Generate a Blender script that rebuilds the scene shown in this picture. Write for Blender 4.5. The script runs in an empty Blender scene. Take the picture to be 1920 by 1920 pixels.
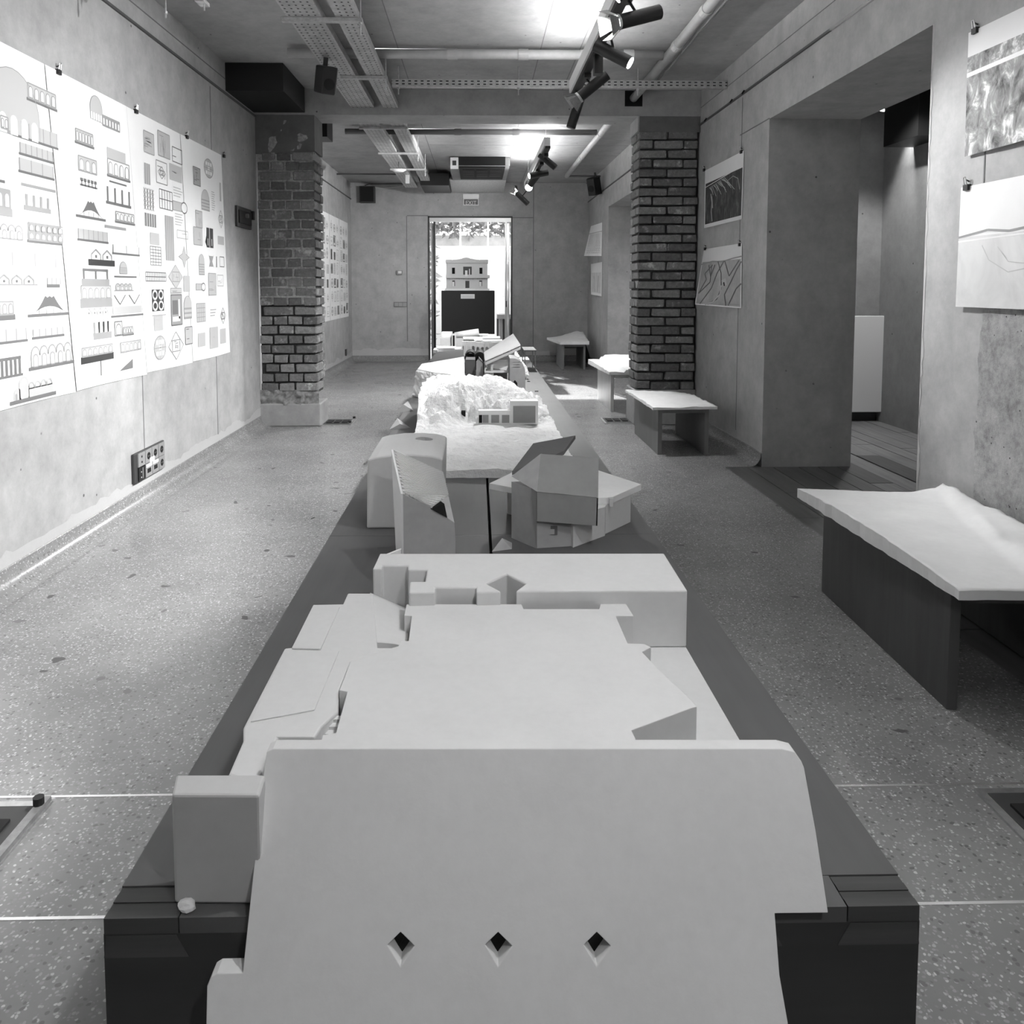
import bpy, bmesh, math, random
from mathutils import Vector, Matrix, noise
from mathutils.geometry import tessellate_polygon
random.seed(7)
S = bpy.context.scene
COL = S.collection

# ------------------------------------------------------------------ camera
CAM_H = 1.2
F_PX, PPX, PPY = 1450.0, 925.0, 634.0          # focal length and principal point in the 1920 frame
VPX, VPY = 895.0, 538.0                        # vanishing point of the room's long axis
TH = math.atan((PPY - VPY) / F_PX)             # pitch down
PSI = math.atan((PPX - VPX) / F_PX * math.cos(TH))   # yaw right
cd = bpy.data.cameras.new('camera'); cam = bpy.data.objects.new('camera', cd); COL.objects.link(cam)
cam.location = (0, 0, CAM_H)
cam.rotation_euler = (math.pi / 2 - TH, 0, -PSI)
cd.sensor_width = 36; cd.sensor_fit = 'HORIZONTAL'
cd.lens = 36 * F_PX / 1920
cd.shift_x = (960 - PPX) / 1920
cd.shift_y = -(960 - PPY) / 1920
cd.clip_start = 0.02; cd.clip_end = 200
S.camera = cam
_FW = Vector((math.sin(PSI) * math.cos(TH), math.cos(PSI) * math.cos(TH), -math.sin(TH)))
_RT = Vector((math.cos(PSI), -math.sin(PSI), 0))
_UP = Vector((math.sin(PSI) * math.sin(TH), math.cos(PSI) * math.sin(TH), math.cos(TH)))

def U(px, py, x=None, y=None, z=None):
    """photo pixel -> point on the plane x=, y= or z= (the surface the thing touches)"""
    d = _RT * ((px - PPX) / F_PX) + _UP * (-(py - PPY) / F_PX) + _FW
    if x is not None: t = x / d.x
    elif y is not None: t = y / d.y
    else: t = (z - CAM_H) / d.z
    return Vector((d.x * t, d.y * t, CAM_H + d.z * t))

# ------------------------------------------------------------------ world, sun, exposure
W = bpy.data.worlds.new('world'); S.world = W; W.use_nodes = True
bg = W.node_tree.nodes['Background']
bg.inputs[0].default_value = (1, 1, 1, 1); bg.inputs[1].default_value = 2.2
sd = bpy.data.lights.new('sun', 'SUN'); sun = bpy.data.objects.new('sun', sd); COL.objects.link(sun)
sd.energy = 22.0; sd.angle = math.radians(0.6)
sun.rotation_euler = Vector((0.27, -1.0, -0.50)).to_track_quat('-Z', 'Y').to_euler()
vs = S.view_settings
vs.view_transform = 'Standard'; vs.look = 'None'; vs.gamma = 1; vs.use_curve_mapping = False
vs.exposure = 0.32

# ------------------------------------------------------------------ materials
MATS = {}
def nmat(name):
    m = bpy.data.materials.new(name); m.use_nodes = True
    nt = m.node_tree
    return m, nt, nt.nodes['Principled BSDF']
def N(nt, t, **kw):
    n = nt.nodes.new(t)
    for k, v in kw.items():
        if k.startswith('_'): n.inputs[k[1:].replace('_', ' ')].default_value = v
        else: setattr(n, k, v)
    return n
def g3(v): return (v, v, v, 1)
def ramp(nt, fac, stops):
    r = nt.nodes.new('ShaderNodeValToRGB'); e = r.color_ramp.elements
    e[0].position = stops[0][0]; e[0].color = g3(stops[0][1])
    e[1].position = stops[-1][0]; e[1].color = g3(stops[-1][1])
    for p, c in stops[1:-1]:
        k = e.new(p); k.color = g3(c)
    nt.links.new(fac, r.inputs[0]); return r.outputs[0]
def mixc(nt, fac, a, b, mode='MIX'):
    m = nt.nodes.new('ShaderNodeMixRGB'); m.blend_type = mode
    for i, v in ((0, fac), (1, a), (2, b)):
        if isinstance(v, (int, float)): m.inputs[i].default_value = v if i == 0 else g3(v)
        else: nt.links.new(v, m.inputs[i])
    return m.outputs[0]
def coords(nt, scale=(1, 1, 1), src='Object'):
    tc = nt.nodes.new('ShaderNodeTexCoord'); mp = nt.nodes.new('ShaderNodeMapping')
    mp.inputs['Scale'].default_value = scale
    nt.links.new(tc.outputs[src], mp.inputs[0]); return mp.outputs[0]
def geo_pos(nt, scale=(1, 1, 1)):
    tc = nt.nodes.new('ShaderNodeNewGeometry'); mp = nt.nodes.new('ShaderNodeMapping')
    mp.inputs['Scale'].default_value = scale
    nt.links.new(tc.outputs['Position'], mp.inputs[0]); return mp.outputs[0]
def noise_n(nt, vec, scale, detail=4, rough=0.6):
    n = nt.nodes.new('ShaderNodeTexNoise'); n.inputs['Scale'].default_value = scale
    n.inputs['Detail'].default_value = detail; n.inputs['Roughness'].default_value = rough
    nt.links.new(vec, n.inputs['Vector']); return n.outputs['Fac']
def voro(nt, vec, scale, out='Distance', feature='F1', rnd=1.0):
    n = nt.nodes.new('ShaderNodeTexVoronoi'); n.feature = feature; n.inputs['Scale'].default_value = scale
    n.inputs['Randomness'].default_value = rnd
    nt.links.new(vec, n.inputs['Vector']); return n.outputs[out]
def bump(nt, bs, h, strength=0.2, dist=0.01):
    b = nt.nodes.new('ShaderNodeBump'); b.inputs['Strength'].default_value = strength; b.inputs['Distance'].default_value = dist
    nt.links.new(h, b.inputs['Height']); nt.links.new(b.outputs[0], bs.inputs['Normal'])
def setc(nt, bs, c):
    if isinstance(c, (int, float)): bs.inputs['Base Color'].default_value = g3(c)
    else: nt.links.new(c, bs.inputs['Base Color'])

def plain(name, v, rough=0.6, metal=0.0, var=0.0, scale=20, bstr=0.0):
    m, nt, bs = nmat(name); bs.inputs['Roughness'].default_value = rough; bs.inputs['Metallic'].default_value = metal
    if var or bstr:
        p = geo_pos(nt); n = noise_n(nt, p, scale)
        if var: setc(nt, bs, ramp(nt, n, [(0.25, max(0, v * (1 - var))), (0.75, min(1, v * (1 + var)))]))
        else: setc(nt, bs, v)
        if bstr: bump(nt, bs, n, bstr, 0.004)
    else: setc(nt, bs, v)
    MATS[name] = m; return m

def concrete(name, v, var=0.22, pits=True, stain=True, rough=0.75, bstr=0.25):
    m, nt, bs = nmat(name); p = geo_pos(nt)
    big = noise_n(nt, p, 1.3, 5, 0.65); fine = noise_n(nt, p, 28, 5, 0.7)
    c = ramp(nt, big, [(0.3, v * (1 - var)), (0.5, v), (0.72, min(.95, v * (1 + var)))])
    c = mixc(nt, 0.35, c, ramp(nt, fine, [(0.25, v * 0.72), (0.75, min(.95, v * 1.25))]))
    md = noise_n(nt, p, 6.5, 6, .7)
    c = mixc(nt, 0.4, c, ramp(nt, md, [(0.3, v * .62), (0.5, v), (0.7, min(.95, v * 1.35))]))
    if stain:
        sp = geo_pos(nt, (3.0, 3.0, 0.35)); st = noise_n(nt, sp, 1.6, 4, 0.6)
        c = mixc(nt, ramp(nt, st, [(0.55, 0), (0.8, 0.45)]), c, v * 0.72)
    h = fine
    if pits:
        vd = voro(nt, p, 8.5); sz = noise_n(nt, p, 5.0, 1)
        mask = nt.nodes.new('ShaderNodeMath'); mask.operation = 'MULTIPLY'
        a = ramp(nt, vd, [(0.05, 1.0), (0.075, 0.0)]); b = ramp(nt, sz, [(0.51, 0.0), (0.56, 1.0)])
        nt.links.new(a, mask.inputs[0]); nt.links.new(b, mask.inputs[1])
        c = mixc(nt, mask.outputs[0], c, v * 0.25)
    setc(nt, bs, c); bs.inputs['Roughness'].default_value = rough
    bump(nt, bs, h, bstr, 0.003)
    MATS[name] = m; return m

concrete('wall_concrete', 0.42, var=.34)
concrete('ceiling_concrete', 0.36, var=0.18, stain=False)
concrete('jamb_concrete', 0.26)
concrete('plinth_concrete', 0.34)
concrete('pillar_top', 0.16, var=0.3)
def rough_concrete():
    m, nt, bs = nmat('rough_concrete'); p = geo_pos(nt)
    n = noise_n(nt, p, 14, 8, 0.8); d = voro(nt, p, 38)
    c = ramp(nt, n, [(0.3, .18), (0.5, .36), (0.7, .5)])
    c = mixc(nt, ramp(nt, d, [(0.10, 1), (0.16, 0)]), c, mixc(nt, ramp(nt, noise_n(nt, p, 9, 1), [(0.5, 0), (0.56, 1)]), c, 0.05))
    setc(nt, bs, c); bs.inputs['Roughness'].default_value = 0.9; bump(nt, bs, n, 0.8, 0.008)
    MATS['rough_concrete'] = m
rough_concrete()

def terrazzo():
    m, nt, bs = nmat('terrazzo'); p = geo_pos(nt)
    pw = nt.nodes.new('ShaderNodeVectorMath'); pw.operation = 'ADD'
    nz = nt.nodes.new('ShaderNodeTexNoise'); nz.inputs['Scale'].default_value = 40
    sc = nt.nodes.new('ShaderNodeVectorMath'); sc.operation = 'SCALE'; sc.inputs['Scale'].default_value = 0.012
    nt.links.new(p, nz.inputs['Vector']); nt.links.new(nz.outputs['Color'], sc.inputs[0])
    nt.links.new(p, pw.inputs[0]); nt.links.new(sc.outputs[0], pw.inputs[1]); P = pw.outputs[0]
    base = ramp(nt, noise_n(nt, p, 3, 4), [(0.3, .20), (0.7, .27)])
    # fine light grain chips
    d1 = voro(nt, P, 150); c1 = voro(nt, P, 150, 'Color')
    s1 = nt.nodes.new('ShaderNodeSeparateColor'); nt.links.new(c1, s1.inputs[0])
    m1 = nt.nodes.new('ShaderNodeMath'); m1.operation = 'MULTIPLY'
    nt.links.new(ramp(nt, d1, [(0.40, 1), (0.52, 0)]), m1.inputs[0]); nt.links.new(ramp(nt, s1.outputs[0], [(0.50, 0), (0.56, 1)]), m1.inputs[1])
    c = mixc(nt, m1.outputs[0], base, ramp(nt, s1.outputs[1], [(0, .20), (0.55, .33), (1, .56)]))
    # mid dark grit
    d3 = voro(nt, P, 85); c3 = voro(nt, P, 85, 'Color'); s3 = nt.nodes.new('ShaderNodeSeparateColor'); nt.links.new(c3, s3.inputs[0])
    m3 = nt.nodes.new('ShaderNodeMath'); m3.operation = 'MULTIPLY'
    nt.links.new(ramp(nt, d3, [(0.32, 1), (0.42, 0)]), m3.inputs[0]); nt.links.new(ramp(nt, s3.outputs[0], [(0.8, 0), (0.84, 1)]), m3.inputs[1])
    c = mixc(nt, m3.outputs[0], c, .15)
    # few large dark chips
    p2 = nt.nodes.new('ShaderNodeVectorMath'); p2.operation = 'SCALE'; nz2 = nt.nodes.new('ShaderNodeTexNoise'); nz2.inputs['Scale'].default_value = 14
    nt.links.new(p, nz2.inputs['Vector']); p2.inputs['Scale'].default_value = .09; nt.links.new(nz2.outputs['Color'], p2.inputs[0])
    pa = nt.nodes.new('ShaderNodeVectorMath'); pa.operation = 'ADD'; nt.links.new(p, pa.inputs[0]); nt.links.new(p2.outputs[0], pa.inputs[1]); P2 = pa.outputs[0]
    d2 = voro(nt, P2, 10); c2 = voro(nt, P2, 10, 'Color'); s2 = nt.nodes.new('ShaderNodeSeparateColor'); nt.links.new(c2, s2.inputs[0])
    m2 = nt.nodes.new('ShaderNodeMath'); m2.operation = 'MULTIPLY'
    nt.links.new(ramp(nt, d2, [(0.15, 1), (0.18, 0)]), m2.inputs[0]); nt.links.new(ramp(nt, s2.outputs[0], [(0.80, 0), (0.82, 1)]), m2.inputs[1])
    c = mixc(nt, m2.outputs[0], c, ramp(nt, s2.outputs[1], [(0, .07), (1, .16)]))
    setc(nt, bs, c)
    bs.inputs['Roughness'].default_value = 0.23
    bump(nt, bs, noise_n(nt, p, 12, 3), 0.03, 0.004)
    MATS['terrazzo'] = m
terrazzo()

def wood(name, v, rough=0.5, along='y', var=.3):
    m, nt, bs = nmat(name)
    s = {'y': (18, 1.2, 18), 'x': (1.2, 18, 18), 'z': (18, 18, 1.2)}[along]
    p = geo_pos(nt, s); n = noise_n(nt, p, 1.5, 6, 0.65)
    b = noise_n(nt, geo_pos(nt), 2.5, 3)
    c = ramp(nt, n, [(0.3, v * (1 - var)), (0.7, v * (1 + var))])
    c = mixc(nt, 0.4, c, ramp(nt, b, [(0.3, v * .7), (0.7, v * 1.3)]))
    setc(nt, bs, c); bs.inputs['Roughness'].default_value = rough; bump(nt, bs, n, 0.08, 0.002)
    MATS[name] = m; return m
wood('wood_floor', 0.10, 0.4, 'y', .4)
wood('wood_floor_light', 0.22, 0.4, 'y', .4)
wood('table_top', 0.092, 0.62, 'y', .12)
wood('table_front', 0.035, 0.5, 'x', .2)
wood('table_joint', 0.06, 0.5, 'x', .5)
wood('bench_grey', 0.17, 0.5, 'z', .18)
wood('bench_dark', 0.085, 0.5, 'z', .25)
wood('bench_pale', 0.5, 0.5, 'z', .15)
wood('bench_edge', 0.10, 0.5, 'z', .2)

def plaster(name, v, bscale=60, bstr=0.15, var=.06, rough=.8, bd=.002):
    m, nt, bs = nmat(name); p = geo_pos(nt)
    n = noise_n(nt, p, bscale, 5, .6); b = noise_n(nt, p, 6, 3)
    c = mixc(nt, .5, ramp(nt, b, [(0.3, v * (1 - var)), (0.7, min(.95, v * (1 + var)))]), ramp(nt, n, [(0.3, v * (1 - var * .7)), (0.7, min(.95, v * (1 + var * .7)))]))
    setc(nt, bs, c); bs.inputs['Roughness'].default_value = rough; bump(nt, bs, n, bstr, bd)
    MATS[name] = m; return m
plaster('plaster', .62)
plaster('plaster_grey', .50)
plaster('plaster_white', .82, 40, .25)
plaster('plaster_rock', .80, 22, 1.0, .10, .85, .02)
plaster('board_grey', .27, 30, .1, .14)
plaster('board_mid', .36, 30, .1, .16)
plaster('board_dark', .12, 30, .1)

def brickmat(name, v):
    m, nt, bs = nmat(name)
    tc = nt.nodes.new('ShaderNodeObjectInfo'); p = geo_pos(nt)
    n = noise_n(nt, p, 40, 6, .75); b = noise_n(nt, p, 9, 4, .7)
    c = ramp(nt, n, [(0.25, v * .55), (0.55, v), (0.8, v * 1.5)])
    c = mixc(nt, ramp(nt, b, [(0.58, 0), (0.68, .75)]), c, v * 2.6)     # lime smears
    hs = nt.nodes.new('ShaderNodeMath'); hs.operation = 'MULTIPLY_ADD'; hs.inputs[1].default_value = .7; hs.inputs[2].default_value = .65
    nt.links.new(tc.outputs['Random'], hs.inputs[0])
    cv = nt.nodes.new('ShaderNodeCombineColor')
    for i in range(3): nt.links.new(hs.outputs[0], cv.inputs[i])
    c = mixc(nt, 1.0, c, cv.outputs[0], 'MULTIPLY')
    setc(nt, bs, c); bs.inputs['Roughness'].default_value = .85; bump(nt, bs, n, .6, .006)
    MATS[name] = m
brickmat('brick', .20); brickmat('brick_dark', .20)
plain('mortar', .36, .95, var=.5, scale=50, bstr=.6); plain('mortar_dark', .05, .95, var=.4, scale=50, bstr=.6)
plain('mortar_rough', .24, .95, var=.5, scale=30, bstr=.9)
plain('black', .010, .5); plain('black_matt', .018, .7); plain('dark_grey', .045, .5); plain('grille', .010, .9)
plain('steel', .62, .35, .9, .15, 60); plain('galv', .5, .45, .55, .25, 40); plain('galv_dark', .3, .5, .5, .25, 40)
plain('alu_light', .75, .35, .3); plain('white_paint', .78, .45); plain('white_metal', .8, .3, .2)
plain('brass_strip', .85, .25, .8); plain('paper', .86, .85, var=.02, scale=8); plain('paper_grey', .42, .85, var=.05)
plain('ink_black', .05, .8); plain('ink_dark', .17, .8); plain('ink_mid', .34, .85); plain('ink_light', .52, .85)
plain('pipe', .42, .45, .0, .12, 12); plain('pipe_dark', .14, .5); plain('rail', .10, .6); plain('rail_bright', .75, .25, .7)
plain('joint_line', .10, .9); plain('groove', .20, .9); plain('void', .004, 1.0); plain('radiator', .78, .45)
plain('cable', .02, .6); plain('cable_white', .6, .5); plain('socket_grey', .30, .4); plain('leaf', .22, .6, var=.5, scale=15)
plain('fence', .66, .7, var=.08, scale=4); plain('outdoor_wall', .6, .8, var=.15, scale=6); plain('ground', .45, .9, var=.2, scale=5)
def emis(name, s):
    m, nt, bs = nmat(name); setc(nt, bs, 0.8)
    bs.inputs['Emission Color'].default_value = (1, 1, 1, 1); bs.inputs['Emission Strength'].default_value = s
    MATS[name] = m
emis('uplight', 66.0); emis('lamp_face', 60.0); emis('lamp_dim', 8.0); emis('lens_on', 12.0); emis('exit_face', 1.0)
def glass():
    m, nt, bs = nmat('glass'); out = nt.nodes['Material Output']
    tr = nt.nodes.new('ShaderNodeBsdfTransparent'); gl = nt.nodes.new('ShaderNodeBsdfGlossy'); gl.inputs['Roughness'].default_value = .03
    mx = nt.nodes.new('ShaderNodeMixShader'); mx.inputs[0].default_value = .12
    nt.links.new(tr.outputs[0], mx.inputs[1]); nt.links.new(gl.outputs[0], mx.inputs[2]); nt.links.new(mx.outputs[0], out.inputs[0])
    MATS['glass'] = m
glass()
def perforated(name, v, sx, sy, hx, hy):
    """galvanised sheet with punched slots (pattern in metres, x across, y along)"""
    m, nt, bs = nmat(name); tc = nt.nodes.new('ShaderNodeTexCoord')
    sp = nt.nodes.new('ShaderNodeSeparateXYZ'); nt.links.new(tc.outputs['Object'], sp.inputs[0])
    def cell(o, s, h):
        a = nt.nodes.new('ShaderNodeMath'); a.operation = 'DIVIDE'; a.inputs[1].default_value = s; nt.links.new(o, a.inputs[0])
        b = nt.nodes.new('ShaderNodeMath'); b.operation = 'FRACT'; nt.links.new(a.outputs[0], b.inputs[0])
        c = nt.nodes.new('ShaderNodeMath'); c.operation = 'LESS_THAN'; c.inputs[1].default_value = h; nt.links.new(b.outputs[0], c.inputs[0]); return c.outputs[0]
    mm = nt.nodes.new('ShaderNodeMath'); mm.operation = 'MULTIPLY'
    nt.links.new(cell(sp.outputs[0], sx, hx), mm.inputs[0]); nt.links.new(cell(sp.outputs[1], sy, hy), mm.inputs[1])
    n = noise_n(nt, geo_pos(nt), 14, 4)
    setc(nt, bs, mixc(nt, mm.outputs[0], ramp(nt, n, [(0.3, v * .75), (0.7, v * 1.2)]), .02))
    bs.inputs['Metallic'].default_value = .4; bs.inputs['Roughness'].default_value = .45
    MATS[name] = m
perforated('tray_perf', .46, .036, .05, .3, .3); perforated('strut_perf', .5, .047, .5, .45, 1.1)

# ------------------------------------------------------------------ mesh helpers
def link(o, parent=None):
    COL.objects.link(o)
    if parent is not None: o.parent = parent
    return o
def obj(name, verts, faces, mat, parent=None, smooth=False):
    me = bpy.data.meshes.new(name); me.from_pydata([tuple(v) for v in verts], [], faces); me.update()
    bm = bmesh.new(); bm.from_mesh(me); bmesh.ops.recalc_face_normals(bm, faces=bm.faces); bm.to_mesh(me); bm.free()
    me.materials.append(MATS[mat])
    if smooth:
        for p in me.polygons: p.use_smooth = True
    return link(bpy.data.objects.new(name, me), parent)
def empty(name, loc=(0, 0, 0), parent=None):
    o = bpy.data.objects.new(name, None); o.location = loc; o.empty_display_size = .05
    return link(o, parent)
def tag(o, label, cat, group=None):
    o['label'] = label; o['category'] = cat
    if group: o['group'] = group
    return o
def struct(o, label=None):
    o['kind'] = 'structure'
    if label: o['label'] = label
    return o
def thing(name, label, cat, loc=(0, 0, 0), group=None):
    """Empty at the base; parts built in world coordinates are shifted under it"""
    return tag(empty(name, loc), label, cat, group)
def adopt(o, t):
    """parent a mesh given in world coordinates to the empty t, keeping its place"""
    o.parent = t; o.matrix_parent_inverse = Matrix.Translation(-Vector(t.location)) if t.parent is None else o.matrix_parent_inverse
    return o
class MB:
    def __init__(s): s.v = []; s.f = []
    def add(s, v, f):
        k = len(s.v); s.v += [Vector(p) for p in v]; s.f += [tuple(i + k for i in q) for q in f]; return s
    def box(s, a, b):
        x0, y0, z0 = a; x1, y1, z1 = b
        return s.add([(x0, y0, z0), (x1, y0, z0), (x1, y1, z0), (x0, y1, z0), (x0, y0, z1), (x1, y0, z1), (x1, y1, z1), (x0, y1, z1)],
                     [(0, 3, 2, 1), (4, 5, 6, 7), (0, 1, 5, 4), (1, 2, 6, 5), (2, 3, 7, 6), (3, 0, 4, 7)])
    def tube(s, p0, p1, r0, r1=None, n=12, caps=True):
        p0, p1 = Vector(p0), Vector(p1); r1 = r0 if r1 is None else r1
        d = (p1 - p0).normalized(); a = d.orthogonal().normalized(); b = d.cross(a)
        v = []
        for p, r in ((p0, r0), (p1, r1)):
            for i in range(n):
                t = 2 * math.pi * i / n; v.append(p + a * math.cos(t) * r + b * math.sin(t) * r)
        f = [(i, (i + 1) % n, n + (i + 1) % n, n + i) for i in range(n)]
        if caps: f += [tuple(range(n))[::-1], tuple(range(n, 2 * n))]
        return s.add(v, f)
    def path(s, pts, r, n=8):
        for a, b in zip(pts[:-1], pts[1:]): s.tube(a, b, r, n=n)
        return s
    def bar(s, p0, p1, w, h, up=(0, 0, 1)):
        p0, p1, up = Vector(p0), Vector(p1), Vector(up)
        d = (p1 - p0).normalized(); a = d.cross(up).normalized() * w / 2; b = a.cross(d).normalized() * h / 2
        v = [p + q for p in (p0, p1) for q in (-a - b, a - b, a + b, -a + b)]
        return s.add(v, [(0, 1, 2, 3), (7, 6, 5, 4), (0, 4, 5, 1), (1, 5, 6, 2), (2, 6, 7, 3), (3, 7, 4, 0)])
    def slab(s, outer, thick, holes=()):
        """outer: 3-D points of a flat polygon; thick: 3-D offset vector; holes: lists of points"""
        thick = Vector(thick); loops = [[Vector(p) for p in outer]] + [[Vector(p) for p in h] for h in holes]
        tris = tessellate_polygon(loops); flat = [p for l in loops for p in l]; n = len(flat)
        f = [tuple(t) for t in tris] + [tuple(i + n for i in t[::-1]) for t in tris]
        k = 0
        for l in loops:
            m = len(l)
            f += [(k + i, k + (i + 1) % m, n + k + (i + 1) % m, n + k + i) for i in range(m)]; k += m
        return s.add(flat + [p + thick for p in flat], f)
    def prism(s, poly, z0, z1, holes=()):
        return s.slab([(p[0], p[1], z1) for p in poly], (0, 0, z0 - z1), [[(p[0], p[1], z1) for p in h] for h in holes])
    def obj(s, name, mat, parent=None, smooth=False):
        return obj(name, s.v, s.f, mat, parent, smooth)
def bx(name, a, b, mat, parent=None): return MB().box(a, b).obj(name, mat, parent)
def bevel(o, w=.003, seg=2, ang=35):
    m = o.modifiers.new('bevel', 'BEVEL'); m.width = w; m.segments = seg; m.limit_method = 'ANGLE'; m.angle_limit = math.radians(ang); return o
def copy_tree(o, parent=None):
    c = o.copy(); COL.objects.link(c); c.parent = parent
    for ch in list(o.children): copy_tree(ch, c)
    return c
def put(o, t):
    """part o, whose vertices are in world coordinates, under the thing t"""
    o.parent = t; o.location = -Vector(t.location); return o
# ================================================================== ROOM
XL, XR, ZC = -1.868, 1.90, 2.86
YP, YP2, YF, YB = 6.64, 6.99, 12.5, -3.0
XL2, XR2 = -2.02, 1.785
OPY0, OPY1, OPZ = 3.26, 5.07, 2.29
SX1, SY1 = 3.60, 6.86
DX0, DX1, DZ = -.79, .565, 2.33

floor = struct(bx('floor', (-3.2, YB - .3, -.25), (4.2, YF + .5, -.012), 'terrazzo'), 'polished grey terrazzo floor')
bx('terrazzo_slab', (XL2 - .05, YB, -.012), (1.655, YF + .1, 0), 'terrazzo', floor)
bx('terrazzo_slab', (1.655, OPY1 + .001, -.012), (2.5, YF + .1, 0), 'terrazzo', floor)
x = 1.657; i = 0
while x < SX1:
    w = random.choice((.13, .15, .17)); x1 = min(x + w, SX1)
    if SX1 - x1 < .06: x1 = SX1
    yend = OPY1 if x1 < 2.52 else SY1
    y = YB + random.uniform(0, .8)
    if x < 2.52: y = YB
    else: y = 2.2
    first = True
    while y < yend - .05:
        L = random.uniform(.9, 1.9); y1 = min(y + L, yend)
        if yend - y1 < .4: y1 = yend
        gap = .004 if not (2.70 < x1 < 2.86) else .012
        bx('plank', (x + .002, y + .002, -.03), (x1 - gap, y1 - .002, -.002 + random.uniform(-.0015, .001)),
           'wood_floor_light' if x > 2.3 and random.random() < .8 else 'wood_floor', floor)
        y = y1
    x = x1
# metal strips set across the terrazzo
for k, (yy, a, b) in enumerate(((U(160, 1493, z=0).y, XL + .05, 1.64), (U(100, 1722, z=0).y, XL + .05, 1.64))):
    struct(bx('trim_%d' % (k + 1), (a, yy - .0035, -.006), (b, yy + .0035, .0012), 'brass_strip'), 'bright metal strip set in the terrazzo')

wl = struct(bx('wall_left', (XL - .3, YB, 0), (XL, YP + .02, ZC), 'wall_concrete'))
wl2 = struct(bx('wall_left_far', (XL2 - .2, YP + .02, 0), (XL2, YF, ZC), 'wall_concrete'))
struct(bx('wall_back', (-2.2, YB - .3, 0), (4.1, YB, ZC), 'wall_concrete'))
wr = struct(bx('wall_right', (XR, YB, -.04), (2.5, OPY0, ZC), 'wall_concrete'))
bx('lintel', (XR, OPY0, OPZ), (2.5, OPY1, ZC), 'wall_concrete', wr)
bx('pier', (XR, OPY1, -.04), (2.5, YP2 + .3, ZC), 'wall_concrete', wr)
# ragged bright edge of the near jamb
mb = MB()
pts = []
z = 0.0
random.seed(3)
while z < OPZ: pts.append(z); z += random.uniform(.015, .05)
pts.append(OPZ)
vl = [(XR - .0015, OPY0 - .0 - random.uniform(.0, .02), q) for q in pts]; vr = [(XR - .0015, OPY0 + .001, q) for q in pts]
n_ = len(pts)
mb.add(vl + vr, [(i, i + 1, n_ + i + 1, n_ + i) for i in range(n_ - 1)])
mb.obj('jamb_edge', 'plaster_grey', wr)
wr2 = struct(bx('wall_right_far', (XR2, 10.56, 0), (2.5, YF, ZC), 'wall_concrete'))
bx('lintel', (XR2, 8.3, OPZ), (2.5, 10.56, ZC), 'wall_concrete', wr2)
bx('pier', (XR2, YP2 + .3, 0), (2.5, 8.3, ZC), 'wall_concrete', wr2)
bx('recess_back', (2.42, 8.3, 0), (2.5, 10.56, OPZ), 'wall_concrete', wr2)
# side room behind the opening
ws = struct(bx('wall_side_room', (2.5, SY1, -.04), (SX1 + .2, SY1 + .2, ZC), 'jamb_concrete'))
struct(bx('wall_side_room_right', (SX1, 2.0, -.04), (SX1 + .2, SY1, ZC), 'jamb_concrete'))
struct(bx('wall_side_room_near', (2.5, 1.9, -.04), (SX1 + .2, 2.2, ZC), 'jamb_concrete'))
struct(bx('baseboard_side_room', (2.6, SY1 - .02, 0), (SX1 - .01, SY1, .10), 'dark_grey'))
# far wall with the door opening
wf = struct(bx('wall_far', (XL2 - .2, YF, 0), (DX0, YF + .35, ZC), 'wall_concrete'))
bx('wall_panel', (DX1, YF, 0), (2.5, YF + .35, ZC), 'wall_concrete', wf)
bx('lintel', (DX0, YF, DZ), (DX1, YF + .35, ZC), 'wall_concrete', wf)
ceil = struct(bx('ceiling', (XL2 - .3, YB - .3, ZC), (4.1, YF + .4, ZC + .2), 'ceiling_concrete'))
beam = struct(bx('ceiling_beam', (XL2 - .05, YP, 2.645), (XR, YP2, ZC - .001), 'ceiling_concrete'), 'concrete downstand beam between the two rooms')
# formwork joints
def line_y(par, xx, y0, y1, zz, w=.006): bx('joint', (xx - w / 2, y0, zz - .0015), (xx + w / 2, y1, zz + .004), 'groove', par)
for xx in (.445, .72, -.55): line_y(ceil, xx, YB, YP, ZC); line_y(ceil, xx - .02, YP2, YF, ZC)
for yy in (4.45, 2.0, 9.2): bx('joint', (-.55, yy - .003, ZC - .0015), (XR, yy + .003, ZC + .003), 'groove', ceil)
def vj(par, xw, yy, z0, z1, s, w=.007): bx('joint', (xw - .002, yy - w / 2, z0), (xw + .002, yy + w / 2, z1), 'groove', par)
vj(wl, XL, U(268, 750, x=XL).y, .2, .72, 1); vj(wl, XL, 5.55, .1, 2.6, 1)
vj(wr, XR, U(1388, 400, x=XR).y, .15, 2.55, -1); vj(wr, XR, U(1846, 320, x=XR).y, 1.2, 1.9, -1)
bx('joint', (XR - .002, OPY1, 2.29), (XR + .002, U(1388, 250, x=XR).y, 2.297), 'groove', wr)
bx('joint', (XR - .002, YB, 2.715), (XR + .002, YP, 2.72), 'groove', wr)
bx('joint', (XL - .002, YB, 2.735), (XL + .002, YP, 2.742), 'groove', wl)
for px_, y0_, y1_ in ((763, 405, 640), (1000, 270, 650)):
    p = U(px_, 500, y=YF)
    bx('joint', (p.x - .006, YF - .003, U(px_, y1_, y=YF).z), (p.x + .006, YF + .002, U(px_, y0_, y=YF).z), 'groove', wf)
zz = U(780, 405, y=YF).z
bx('joint', (U(763, 405, y=YF).x, YF - .003, zz), (DX0, YF + .002, zz + .012), 'groove', wf)
bx('joint', (DX1, YF - .003, zz - .03), (U(1000, 405, y=YF).x, YF + .002, zz - .018), 'groove', wf)
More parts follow.
